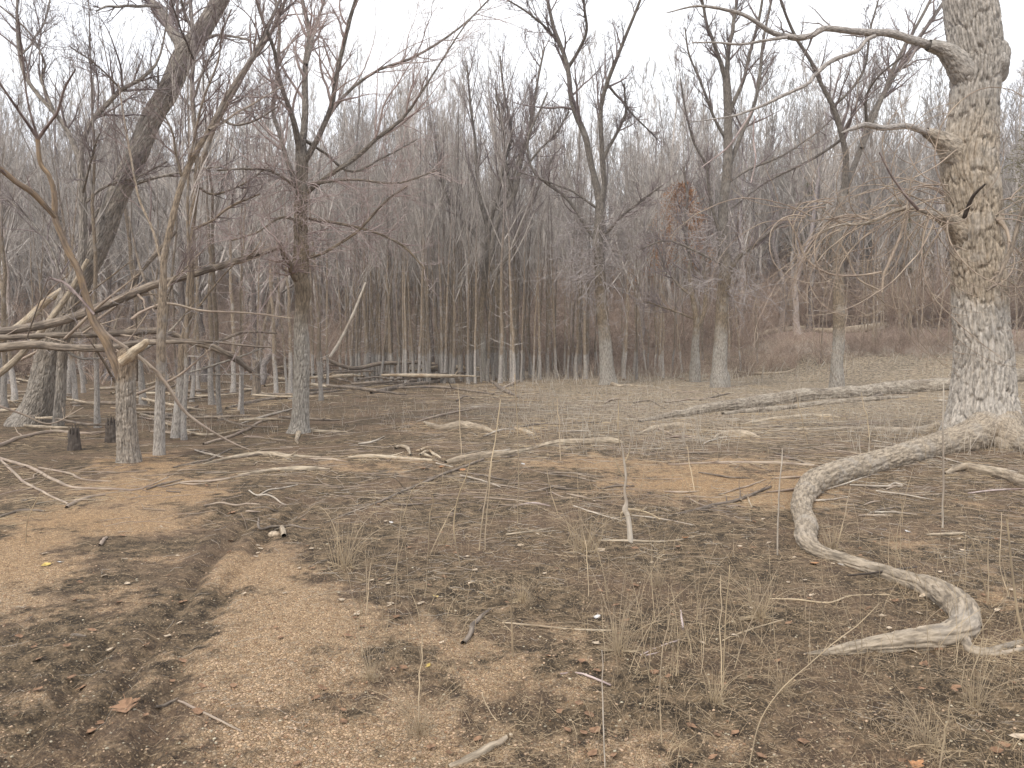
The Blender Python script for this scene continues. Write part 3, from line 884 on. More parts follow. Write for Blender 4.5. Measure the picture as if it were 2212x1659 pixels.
# --- tree left of centre with the pale foot
hero('bare_tree', 'bare tree left of centre with a straight pale trunk and thorny pinkish twigs', 'tree', 14.5,
     [(646, 940, 64), (647, 925, 46), (649, 900, 38), (650, 865, 35), (651, 828, 34), (652, 755, 33), (650, 700, 30), (653, 660, 29), (655, 627, 34), (649, 600, 33), (647, 584, 38), (650, 560, 33), (651, 520, 30), (649, 474, 28), (652, 401, 25), (652, 346, 26), (650, 315, 22), (652, 290, 15)],
     [[(650, 335, 16), (638, 273, 13), (627, 237, 11), (601, 175, 9), (590, 109, 8), (570, 50, 7), (548, -20, 6)],
      [(650, 330, 18), (656, 277, 15), (660, 182, 13), (663, 128, 12), (667, 73, 10), (658, 30, 9), (648, -30, 7)],
      [(661, 140, 9), (680, 60, 7), (705, -10, 5)],
      [(652, 360, 14), (682, 310, 12), (714, 233, 11), (729, 146, 10), (747, 73, 9), (765, 10, 8), (778, -40, 6)],
      [(645, 410, 12), (618, 340, 10), (601, 273, 9), (590, 237, 9), (598, 146, 8), (601, 55, 7), (588, -30, 6)],
      [(655, 425, 11), (690, 395, 10), (745, 360, 10), (783, 335, 10), (804, 310, 9), (870, 255, 7), (915, 190, 5), (960, 120, 4), (1000, 60, 3), (1050, 5, 2)],
      [(655, 350, 10), (690, 290, 8), (717, 240, 8), (760, 190, 7), (820, 150, 6), (880, 130, 6), (950, 90, 5), (1010, 45, 4), (1060, -5, 3)],
      [(655, 420, 8), (600, 375, 6), (540, 365, 5), (470, 368, 3)],
      [(655, 400, 7), (760, 388, 5), (860, 395, 4), (945, 366, 3)],
      [(655, 470, 7), (720, 480, 6), (800, 500, 5), (870, 530, 5), (917, 580, 3)],
      [(652, 560, 8), (700, 545, 6), (770, 500, 6), (830, 440, 5), (880, 400, 4)],
      [(650, 480, 7), (610, 470, 5), (560, 500, 4), (500, 520, 3)],
      [(645, 610, 14), (630, 585, 12), (612, 548, 10), (603, 525, 8)],
      [(655, 300, 8), (700, 330, 6), (760, 370, 5), (830, 340, 4), (900, 300, 3)]],
     M_mid, M_ptwig, sides=40, kt=200, rel=relief(0.035, 0.2, 0.01, 0.6, 0.07, 5, 0.13), seed=1, dens=(9, 6, 4), wig=0.17, up=0.03, lim_mat=M_mid,
     extra=low_twigs(0, 0, 360, 600, 14.5, 64, L=(0.8, 2.6), curl=0.28), len3=(0.26, 0.45))

# --- tree right of centre
hero('bare_tree', 'slender bare tree right of centre forking high, pale band at its foot', 'tree', 30.0,
     [(1315, 842, 52), (1314, 828, 42), (1313, 812, 34), (1311, 795, 31), (1307, 737, 27), (1300, 664, 24), (1296, 591, 22), (1293, 550, 21), (1291, 528, 23), (1296, 470, 20), (1296, 437, 19), (1292, 410, 16)],
     [[(1294, 430, 17), (1285, 390, 14), (1272, 340, 13), (1262, 292, 13), (1240, 240, 12), (1231, 200, 11), (1228, 150, 10), (1215, 105, 9), (1200, 70, 9), (1190, 30, 7), (1180, -20, 6)],
      [(1228, 145, 8), (1250, 110, 7), (1268, 65, 6), (1262, 20, 6), (1258, -20, 5)],
      [(1297, 445, 16), (1305, 400, 11), (1300, 352, 11), (1298, 300, 10), (1297, 235, 9), (1310, 180, 9), (1330, 130, 8), (1350, 80, 7), (1375, 20, 6), (1390, -20, 5)],
      [(1300, 352, 8), (1320, 310, 7), (1345, 260, 6), (1352, 230, 5), (1348, 180, 4)],
      [(1293, 530, 9), (1260, 480, 8), (1225, 430, 7), (1180, 395, 6), (1150, 365, 5), (1140, 300, 5), (1165, 240, 4), (1182, 200, 3)],
      [(1290, 450, 6), (1240, 415, 5), (1190, 395, 4), (1120, 370, 3)],
      [(1310, 180, 6), (1340, 215, 5), (1370, 250, 4), (1420, 300, 3)],
      [(1215, 105, 6), (1180, 60, 5), (1130, 20, 4), (1080, -10, 3)],
      [(1294, 520, 7), (1340, 470, 6), (1390, 430, 5), (1430, 400, 3)]],
     M_mid, M_twig, sides=18, kt=100, rel=relief(0.06, 0.35, 0.015, 0.4, 0.06, 6, 0.22), seed=2, dens=(9, 7, 5), len3=(0.22, 0.42), rmin=0.004, bendy=2.5,
     extra=low_twigs(0, 0, 470, 610, 30, 84, L=(1.2, 3.4), curl=0.3))

hero('bare_tree', 'bare tree with a tall upright crown, pale roots spreading at its foot', 'tree', 28.5,
     [(1556, 822, 46), (1555, 808, 39), (1554, 795, 33), (1556, 755, 30), (1558, 700, 27), (1562, 627, 25), (1569, 584, 27), (1565, 554, 25), (1562, 520, 22), (1563, 440, 18), (1571, 365, 19), (1573, 255, 18), (1570, 182, 17), (1567, 150, 13)],
     [[(1569, 175, 12), (1550, 120, 9), (1540, 90, 8), (1525, 50, 7), (1515, -20, 6)],
      [(1570, 170, 12), (1575, 100, 9), (1585, 60, 8), (1592, -20, 6)],
      [(1572, 370, 10), (1600, 290, 9), (1625, 240, 8), (1640, 170, 7), (1650, 80, 6), (1668, -10, 5)],
      [(1573, 250, 9), (1598, 190, 8), (1620, 110, 7), (1640, 40, 6), (1648, -20, 5)],
      [(1570, 590, 12), (1600, 555, 10), (1625, 530, 9), (1660, 500, 7), (1700, 470, 5), (1740, 420, 3)],
      [(1562, 530, 9), (1535, 430, 7), (1525, 360, 6), (1500, 310, 5), (1480, 240, 4), (1470, 170, 3)],
      [(1568, 300, 7), (1540, 250, 6), (1515, 180, 5), (1490, 120, 4), (1480, 60, 3)],
      [(1565, 400, 6), (1620, 365, 6), (1690, 335, 5), (1760, 290, 4), (1810, 245, 3)],
      [(1560, 570, 7), (1500, 540, 5), (1440, 520, 4), (1380, 540, 3)]],
     M_mid, M_twig, sides=18, kt=100, rel=relief(0.06, 0.35, 0.015, 0.4, 0.06, 7, 0.2), seed=3, dens=(10, 7, 5), len3=(0.22, 0.42), rmin=0.004, up=0.09, bendy=2.5,
     extra=low_twigs(0, 0, 470, 650, 28.5, 64, L=(1.2, 3.0), curl=0.3))

hero('bare_tree', 'smooth pale-trunked bare tree behind the dead log, forked like a V', 'tree', 27.5,
     [(1808, 830, 34), (1808, 812, 29), (1808, 780, 25), (1812, 735, 25), (1812, 650, 24), (1810, 580, 23), (1808, 530, 22), (1812, 480, 20), (1818, 430, 18), (1827, 398, 15)],
     [[(1824, 412, 16), (1826, 340, 13), (1815, 290, 12), (1800, 230, 11), (1775, 180, 9), (1750, 130, 8), (1720, 85, 7), (1700, 40, 6), (1680, -20, 5)],
      [(1825, 415, 16), (1840, 370, 13), (1858, 320, 12), (1880, 255, 11), (1910, 200, 10), (1950, 130, 9), (2000, 60, 8), (2045, -10, 7)],
      [(1862, 320, 11), (1895, 230, 9), (1930, 150, 8), (1962, 90, 7), (2000, 20, 6), (2020, -20, 5)],
      [(1800, 230, 7), (1840, 190, 6), (1870, 140, 5), (1880, 60, 4), (1900, -10, 3)],
      [(1872, 270, 7), (1870, 220, 6), (1885, 180, 5), (1950, 120, 4)],
      [(1820, 300, 7), (1760, 340, 6), (1690, 375, 5), (1640, 405, 4), (1580, 450, 3)]],
     M_mid, M_twig, sides=18, kt=90, rel=relief(0.05, 0.5, 0.006, 0.3, 0.05, 8, 0.18), seed=4, dens=(10, 6, 5), len3=(0.22, 0.42), rmin=0.004, bendy=3)

hero('leaning_tree', 'thick leaning tree at the left with its ridged trunk slanting up to the right', 'tree', 15.7,
     [(62, 925, 100), (68, 912, 84), (80, 885, 68), (91, 850, 61), (103, 791, 56), (125, 720, 50), (150, 650, 46), (182, 591, 44), (219, 518, 42), (240, 460, 42), (258, 412, 42), (291, 343, 41), (328, 255, 41), (364, 197, 40), (392, 131, 41), (405, 108, 40), (437, 66, 35), (470, 10, 32), (500, -50, 30), (520, -120, 27)],
     [[(398, 130, 30), (388, 95, 24), (380, 75, 22), (368, 45, 20), (350, 22, 18), (325, 0, 15), (295, -30, 12)],
      [(345, 16, 8), (318, 12, 6), (292, 14, 6), (237, 13, 5), (208, 24, 3)],
      [(440, 85, 9), (470, 76, 6), (510, 79, 5), (545, 92, 4), (570, 120, 3)],
      [(345, 235, 7), (345, 205, 6), (341, 170, 5), (343, 145, 3)],
      [(400, 130, 8), (415, 70, 7), (400, 30, 6), (385, -20, 5)],
      [(285, 400, 8), (330, 385, 7), (400, 370, 5), (480, 360, 4)],
      [(205, 555, 8), (195, 500, 7), (215, 450, 6), (260, 430, 5)]],
     M_lean, M_twig, sides=70, kt=300, rel=relief(0.05, 0.3, 0.022, 0.5, 0.05, 9, 0.25), seed=5, dens=(5, 5, 4), len3=(0.3, 0.45))

hero('bare_tree', 'bare forked tree at the far left standing in front of the leaning one', 'tree', 15.2,
     [(126, 930, 30), (126, 915, 25), (131, 850, 22), (135, 770, 20), (150, 690, 19), (168, 600, 18), (178, 540, 17), (180, 480, 16), (177, 400, 16), (173, 335, 14)],
     [[(174, 350, 14), (146, 284, 11), (120, 248, 10), (84, 208, 9), (55, 164, 8), (42, 110, 7), (36, 40, 6), (40, -20, 5)],
      [(174, 345, 12), (182, 299, 10), (204, 255, 10), (233, 226, 10), (262, 193, 9), (292, 179, 8), (321, 157, 7), (343, 128, 5), (357, 66, 4), (362, -10, 3)],
      [(120, 250, 8), (100, 200, 6), (88, 165, 6), (98, 142, 5), (69, 80, 4), (36, 44, 4), (-10, 5, 3)],
      [(178, 420, 6), (190, 370, 5), (205, 320, 5), (215, 290, 3)],
      [(262, 193, 5), (230, 160, 4), (195, 130, 3), (150, 100, 3)],
      [(182, 440, 7), (230, 400, 6), (300, 380, 5), (360, 350, 4)],
      [(150, 690, 7), (120, 560, 6), (60, 470, 5), (0, 420, 4)],
      [(44, 120, 5), (70, 90, 4), (95, 50, 4), (110, -10, 3)]],
     M_lean, M_twig, sides=18, kt=90, rel=relief(0.03, 0.3, 0.006, 0.4, 0.05, 10, 0.09), seed=6, dens=(10, 7, 4), len3=(0.26, 0.42))

hero('bare_tree', 'thin bare tree right of the broken stump, its upper stem leaning right', 'tree', 11.4,
     [(344, 985, 30), (344, 970, 25), (346, 850, 20), (348, 750, 19), (350, 664, 18), (353, 591, 14), (354, 560, 14), (368, 492, 13), (386, 419, 12), (405, 365, 12), (440, 300, 11)],
     [[(435, 308, 11), (452, 281, 11), (518, 164, 9), (560, 90, 8), (600, 10, 6), (615, -30, 5)],
      [(350, 640, 6), (375, 600, 5), (410, 570, 4), (440, 540, 3)],
      [(395, 390, 6), (380, 330, 5), (370, 280, 4), (340, 230, 3)],
      [(405, 365, 7), (420, 300, 5), (440, 210, 5), (470, 130, 4), (480, 60, 3)],
      [(352, 580, 7), (330, 500, 6), (300, 430, 5), (285, 340, 5), (270, 260, 4), (255, 180, 3)],
      [(452, 281, 7), (500, 250, 5), (560, 215, 4), (620, 180, 3)]],
     M_sap, M_rtwig, sides=22, kt=90, rel=relief(0.03, 0.3, 0.004, 0.4, 0.05, 12, 0.07), seed=7, dens=(8, 6, 4), len3=(0.25, 0.4))

hero('bare_tree', 'tall thin bare tree with two long parallel stems, behind the fallen trunks', 'tree', 13.8,
     [(380, 938, 28), (383, 920, 23), (392, 810, 18), (394, 751, 17), (408, 682, 16), (412, 591, 15), (412, 518, 15), (418, 450, 14), (424, 401, 14), (427, 360, 13)],
     [[(426, 370, 12), (419, 255, 10), (416, 182, 9), (419, 109, 9), (412, 36, 8), (410, -30, 7)],
      [(427, 370, 12), (450, 310, 11), (474, 255, 11), (525, 160, 10), (569, 98, 9), (601, 36, 8), (625, -20, 7)],
      [(421, 210, 6), (440, 150, 5), (470, 90, 4), (500, 20, 3)],
      [(412, 500, 7), (450, 480, 6), (510, 440, 5), (560, 420, 3)],
      [(474, 255, 7), (505, 270, 5), (550, 260, 4), (600, 230, 3)],
      [(424, 400, 6), (460, 420, 5), (520, 400, 4), (580, 360, 3)],
      [(419, 130, 5), (390, 60, 4), (370, 0, 3)]],
     M_sap, M_twig, sides=20, kt=90, rel=relief(0.03, 0.3, 0.004, 0.4, 0.05, 13, 0.07), seed=8, dens=(9, 6, 4), len3=(0.22, 0.42))

hero('bare_tree', 'thin bare tree in the middle of the thicket, its dark stem splitting like a Y', 'tree', 33.5,
     [(1046, 835, 18), (1045, 815, 15), (1043, 740, 14), (1040, 680, 13), (1045, 620, 14), (1050, 560, 14), (1052, 520, 13), (1055, 485, 12)],
     [[(1055, 495, 12), (1062, 465, 10), (1080, 400, 8), (1092, 340, 7), (1105, 290, 6), (1090, 200, 5), (1080, 120, 4)],
      [(1055, 495, 11), (1040, 440, 9), (1030, 380, 7), (1025, 300, 6), (1015, 220, 5), (1010, 140, 4)],
      [(1052, 540, 9), (1025, 505, 8), (985, 455, 7), (965, 420, 6), (950, 370, 5), (940, 290, 4)],
      [(1062, 460, 6), (1090, 430, 5), (1115, 360, 5), (1140, 290, 4), (1150, 200, 3)]],
     M_mid, M_twig, sides=14, kt=50, seed=9, dens=(10, 7, 5), len3=(0.3, 0.42), rmin=0.004, up=0.12, bendy=2)

hero('bare_tree', 'leaning dark tree beside the Y-shaped one at the edge of the thicket', 'tree', 33.0,
     [(1088, 838, 24), (1086, 820, 20), (1084, 770, 15), (1085, 720, 14), (1078, 650, 13), (1070, 600, 13), (1062, 550, 11), (1075, 480, 10), (1110, 420, 10), (1120, 380, 9)],
     [[(1115, 400, 9), (1130, 340, 8), (1150, 260, 7), (1160, 180, 5), (1175, 100, 4)],
      [(1110, 420, 7), (1095, 360, 6), (1085, 280, 5), (1070, 190, 4)],
      [(1070, 600, 7), (1110, 530, 7), (1135, 470, 7), (1170, 390, 6), (1200, 330, 4)],
      [(1118, 385, 6), (1160, 330, 5), (1200, 290, 4), (1230, 240, 3)]],
     M_mid, M_twig, sides=14, kt=50, seed=10, dens=(10, 7, 5), len3=(0.3, 0.42), rmin=0.004, up=0.12, bendy=2)

hero('bare_tree', 'small forked tree just left of the one with the pale spreading roots', 'tree', 32.5,
     [(1501, 792, 26), (1502, 778, 20), (1502, 740, 16), (1505, 700, 14), (1498, 650, 11), (1490, 600, 10), (1492, 550, 9)],
     [[(1504, 712, 12), (1520, 680, 10), (1522, 630, 9), (1515, 570, 8), (1530, 500, 6), (1535, 430, 5)],
      [(1491, 560, 8), (1480, 500, 6), (1485, 430, 5), (1475, 360, 4)],
      [(1495, 640, 6), (1460, 610, 5), (1430, 560, 4), (1410, 500, 3)],
      [(1502, 690, 5), (1450, 670, 4), (1390, 650, 3)]],
     M_mid, M_twig, sides=14, kt=50, seed=11, dens=(9, 6, 4), len3=(0.3, 0.45), rmin=0.004)

# --- roots at the foot of the pale-rooted tree
for pts, lab in (([(1562, 800, 16), (1590, 802, 9), (1640, 806, 8), (1690, 804, 5), (1720, 796, 3)], 'long pale root running right along the ground from the upright tree'),
                 ([(1316, 822, 14), (1335, 832, 8), (1365, 832, 5), (1400, 836, 3)], 'short root of the slender tree reaching right over the mud'),
                 ([(1502, 780, 12), (1530, 783, 5), (1546, 786, 4)], 'thin root between the small forked tree and the upright tree'),
                 ([(655, 925, 14), (690, 930, 8), (740, 932, 5), (755, 934, 2)], 'root reaching right from the straight pale trunk'),
                 ([(646, 930, 12), (640, 950, 7), (645, 958, 3)], 'small split root in front of the straight pale trunk')):
    p, r_ = lie(pts, 40, 0.35)
    b_ = MB(); b_.tubes(p, r_, 10)
    tag(b_.build('exposed_root', M_logtan, loc=p[0]), lab, 'root')

# ------------------------------------------------------------------ broken stump with its fallen-over stem
rng = np.random.default_rng(77)
YS = 10.7
P, r = trace([(277, 1010, 66), (278, 996, 52), (276, 965, 44), (273, 920, 41), (272, 860, 38), (272, 810, 38), (273, 780, 40), (277, 765, 38), (280, 757, 26), (282, 752, 8)], YS, 150)
g0 = np.array([P[0, 0], P[0, 1], float(ground_z(P[0, 0], P[0, 1]))])
P[0, 2] = g0[2] - 0.1
stump = empty('broken_stump', g0)
tag(stump, 'broken tree stump with pale snapped top and a curved stem torn off', 'tree stump')
b_ = MB(); b_.tubes(P, r, 60, relief(0.05, 0.22, 0.018, 0.6, 0.1, 15, 0.12)); b_.build('trunk', M_stump, stump, loc=g0)
p, rr = trace([(262, 782, 22), (276, 772, 22), (290, 758, 19), (303, 750, 17), (314, 741, 15), (318, 735, 11), (319, 732, 2)], YS - 0.1, 40)
b_ = MB(); b_.tubes(p, rr, 16, relief(0.03, 0.1, 0.008, 0.6, 0.14, 16, 0.06)); b_.build('snapped_top', M_bare, stump, loc=g0)
p, rr = trace([(266, 850, 12), (260, 815, 20), (250, 785, 21), (240, 765, 19), (230, 737, 20), (204, 693, 17), (192, 655, 15), (182, 627, 15), (168, 584, 14), (146, 540, 13), (135, 510, 13), (120, 470, 12), (118, 420, 11), (106, 379, 9), (88, 353, 9), (82, 299, 8)], YS, 140, bend=-0.6, wob=0.06)
b_ = MB(); b_.tubes(p, rr, 16, relief(0.04, 0.2, 0.004, 0.4, 0.12, 17, 0.07)); b_.build('torn_stem', M_orange, stump, loc=g0)
tw = MB(); LL = []
for lm in ([(82, 300, 8), (110, 262, 6), (125, 240, 6), (140, 190, 5), (163, 150, 3)], [(82, 300, 8), (55, 260, 6), (20, 210, 5), (-20, 150, 4)],
           [(120, 470, 10), (73, 419, 13), (36, 394, 12), (0, 365, 12), (-60, 330, 11)], [(82, 300, 5), (60, 220, 4), (48, 120, 4), (40, 40, 3)],
           [(204, 680, 5), (170, 640, 6), (140, 612, 6), (108, 600, 3)]):
    p, rr = trace(lm, YS - 0.6, 20, bend=rng.uniform(-0.8, 0.5))
    q_ = MB(); q_.tubes(p, rr, 8); q_.build('limb', M_rtwig if lm[0][2] < 10 else M_orange, stump, loc=g0)
    LL.append((p, rr))
c1, q1 = grow(np.stack([a[0] for a in LL]), np.stack([a[1] for a in LL]), 6, 0.3, 1, (0.4, 1), 0.25, 8, 0.15, 0.03, 0.5, 0.003, 0.2, 1.2)
tw.tubes(c1, q1, 4)
c2, q2 = grow(c1, q1, 5, 0.2, 1, (0.4, 1), 0.4, 5, 0.15, 0.03, 0.7, 0.0022, 0.1, 0.6)
tw.tubes(c2, q2, 3)
tag(tw.build('branchwork', M_rtwig, stump, loc=g0), kind='stuff')

for x, y, w_, h_, lab in ((160, 972, 24, 40, 'short rotten stump in the mud left of the broken stump'), (242, 955, 27, 42, 'low dark stump just behind the broken stump'), (554, 858, 17, 84, 'thin broken stub behind the fallen trunks, its top splintered')):
    g = hit(x, y)
    k = g[1] / FPX
    n = 22
    t_ = np.linspace(0, 1, n)
    pp = np.stack([g[0] + 0.04 * np.sin(t_ * 3) * k * 20, np.full(n, g[1]), g[2] - 0.05 + t_ * (h_ * k + 0.05)], -1)
    rr = w_ / 2 * k * (1.15 - 0.3 * t_)
    rr[-1] = 0.004; pp[-1] = pp[-2] + [0, 0, -0.02]
    b_ = MB(); b_.tubes(pp, rr, 22, relief(0.04, 0.15, 0.012, 0.6, 0.14, int(x), 0.08))
    rng = np.random.default_rng(int(x))
    for q in range(9):
        a_ = q * 0.7; ra = w_ / 2 * k * 0.75
        b0 = pp[-3] + np.array([math.cos(a_) * ra, math.sin(a_) * ra, -0.05])
        hh = rng.uniform(0.03, 0.16)
        b_.tubes(np.stack([b0, b0 + [0, 0, 0.05 + hh * 0.4], b0 + [rng.normal(0, 0.01), 0, 0.06 + hh]]), np.array([0.025, 0.018, 0.002]), 5)
    tag(b_.build('stump', M_log if h_ > 60 else M_logdark, loc=(g[0], g[1], g[2])), lab, 'tree stump')

# ------------------------------------------------------------------ fallen trunks resting across the left
def log_(pts, Y, label, mat, n=90, sides=20, bend=0.0, rel=0.012, name='fallen_log', cat='fallen trunk', branches=0, tmat=None, brl=0.25, down=-0.01, cap=True):
    p, rr = trace(pts, Y, n, bend=bend, wob=0.05)
    if cap:
        p = np.vstack([p, p[-1:] + (p[-1] - p[-2]) * 0.02]); rr = np.append(rr, 0.001)
        p = np.vstack([p[:1] - (p[1] - p[0]) * 0.02, p]); rr = np.insert(rr, 0, 0.001)
    b_ = MB(); b_.tubes(p, rr, sides, relief(0.03, 1.0, rel * 0.8, 0.12, 0.08, int(abs(pts[0][1])) + 1, 0.09, 0.4))
    if not branches:
        return tag(b_.build(name, mat, loc=p[1]), label, cat)
    o = tag(b_.build(name, mat, loc=p[1]), label, cat)
    tw = MB()
    c1, q1 = grow(p[None, 2:-2], rr[None, 2:-2], branches, 0.1, 1, (0.5, 1.1), brl, 9, 0.13, down, 0.4, 0.004, 0.2, 2.4)
    tw.tubes(c1, q1, 5)
    c2, q2 = grow(c1, q1, 4, 0.2, 1, (0.4, 1), 0.45, 6, 0.15, down, 0.6, 0.003, 0.1, 1.0)
    tw.tubes(c2, q2, 3)
    b = tw.build('branchwork', tmat or M_ltwig, None, loc=p[1])
    b.parent = o; b.location = (0, 0, 0); b['kind'] = 'stuff'
    return o

rng = np.random.default_rng(78)
log_([(-120, 735, 20), (0, 717, 18), (109, 700, 19), (182, 678, 18), (255, 649, 17), (328, 618, 16), (401, 598, 15), (474, 576, 14), (547, 553, 13), (603, 534, 9)], 13.4, 'long grey fallen trunk slanting up to rest on the fork of the straight pale tree', M_log, 220, 30, bend=0.9, rel=0.014, branches=12, brl=0.16)
log_([(-120, 728, 14), (0, 729, 13), (109, 724, 12), (219, 722, 13), (328, 715, 14), (375, 722, 12), (404, 737, 12), (456, 751, 14), (510, 777, 13), (545, 803, 8)], 12.9, 'dark fallen trunk bending down at its right end onto a splintered stub', M_log, 220, 26, bend=1.8, rel=0.012, branches=8, brl=0.2)
log_([(-120, 765, 20), (0, 751, 19), (73, 744, 17), (146, 751, 16), (237, 751, 16), (300, 741, 14), (400, 739, 7), (440, 742, 3)], 12.3, 'lowest of the three fallen trunks crossing at the left, bark in long ridges', M_log, 200, 26, rel=0.014, branches=6, brl=0.2)
for pts, Y, bd, lab, mt in (
        ([(284, 690, 7), (310, 672, 6), (364, 656, 6), (437, 671, 5), (547, 677, 4), (632, 688, 2)], 12.6, 0.6, 'thin pale dead branch arching over the fallen trunks', M_ltwig),
        ([(440, 742, 6), (474, 737, 6), (528, 718, 6), (598, 720, 3)], 13.6, 0.8, 'grey branch forking upward from the bent fallen trunk', M_log),
        ([(330, 728, 6), (400, 735, 6), (474, 740, 5), (547, 748, 4), (587, 750, 3)], 12.8, 0.6, 'straight grey branch lying along the bent fallen trunk', M_log),
        ([(215, 700, 5), (237, 726, 6), (303, 773, 8), (350, 817, 8), (394, 883, 7), (437, 919, 6), (499, 955, 4), (545, 974, 2)], 10.9, 0.6, 'long pale branch sweeping down from the stump top to the mud', M_ltwig),
        ([(-60, 850, 10), (0, 806, 14), (44, 766, 13), (109, 689, 12), (153, 627, 11), (190, 560, 8)], 14.3, 0.6, 'smooth bare log propped up in front of the leaning tree', M_logtan),
        ([(-60, 770, 20), (18, 722, 19), (60, 690, 17), (98, 653, 15), (138, 624, 12)], 19.0, 0.5, 'pale barkless log propped behind the leaning tree', M_bare),
        ([(270, 640, 9), (300, 590, 10), (345, 540, 9), (380, 500, 7)], 16.5, 0.5, 'dead limb hanging diagonally behind the grey fallen trunk', M_log),
        ([(-20, 870, 5), (50, 895, 4), (110, 915, 3), (180, 880, 2)], 11.5, 0.5, 'thin crooked branch poking in at the far left edge', M_ltwig)):
    log_(pts, Y, lab, mt, 70, 12, bend=bd, rel=0.005, name='dead_branch', cat='branch', branches=4, brl=0.16)

rng = np.random.default_rng(178)
for k in range(18):
    x0, y0_ = rng.uniform(-60, 480), rng.uniform(660, 860)
    a_ = rng.uniform(-0.5, 1.0) if k % 3 else rng.uniform(1.2, 2.2); L_ = rng.uniform(90, 260)
    x1, y1 = x0 + L_ * math.cos(a_), y0_ - L_ * math.sin(a_) * 0.8
    w_ = rng.uniform(3, 7)
    zz = 'among the fallen trunks' if x0 < 220 else 'leaning right of the fallen trunks'
    kk = ('grey', 'pale', 'brown')[k % 3]
    log_([(x0, y0_, w_), ((x0 + x1) / 2 + rng.normal(0, 8), (y0_ + y1) / 2 + rng.normal(0, 8), w_ * 0.85), (x1, y1, 2)], rng.uniform(12.6, 17), f'{kk} dead limb caught {zz}', (M_log, M_ltwig, M_mid)[k % 3], 40, 8, bend=rng.uniform(-1, 1), rel=0.003, name='dead_branch', cat='branch', branches=6, brl=0.3, tmat=M_gtwig)['group'] = f'{kk} dead limbs {zz}'

# ------------------------------------------------------------------ things lying on the ground
def ground_piece(pts, label, mat, name='fallen_branch', cat='branch', sides=10, n=50, sink=0.3, lift=0.0, rel=0.0, branches=0, group=None):
    if sink > 0.3: sink = sink * 0.85
    LOGS.append([(a, b) for a, b, c in pts])
    p, rr = lie(pts, n, sink, lift)
    k = np.arange(n)[:, None]
    p = p + wobble(n, 9) * 0.25 * rr[:, None] * np.array([1, 1, 0.3])
    b_ = MB(); b_.tubes(p, rr, max(sides, 56) if rel > 0.014 else sides, (relief(0.07, 1.6, rel * 2.2, 0.2, 0.12, int(abs(pts[0][0])) % 97 + 1, 0.16, 0.3) if rel > 0.014 else relief(0.04, 0.8, rel * 1.2, 0.12, 0.12, int(abs(pts[0][0])) % 97 + 1, 0.07, 0.3)) if rel else None)
    if branches:
        c1, q1 = grow(p[None], rr[None], branches, 0.2, 1, (0.4, 1.0), 0.22, 7, 0.15, 0.0, 0.55, 0.0025, 0.08, 0.7, flat_=0.75)
        b_.tubes(c1, q1, 4)
    return tag(b_.build(name, mat, loc=p[0]), label, cat, group)

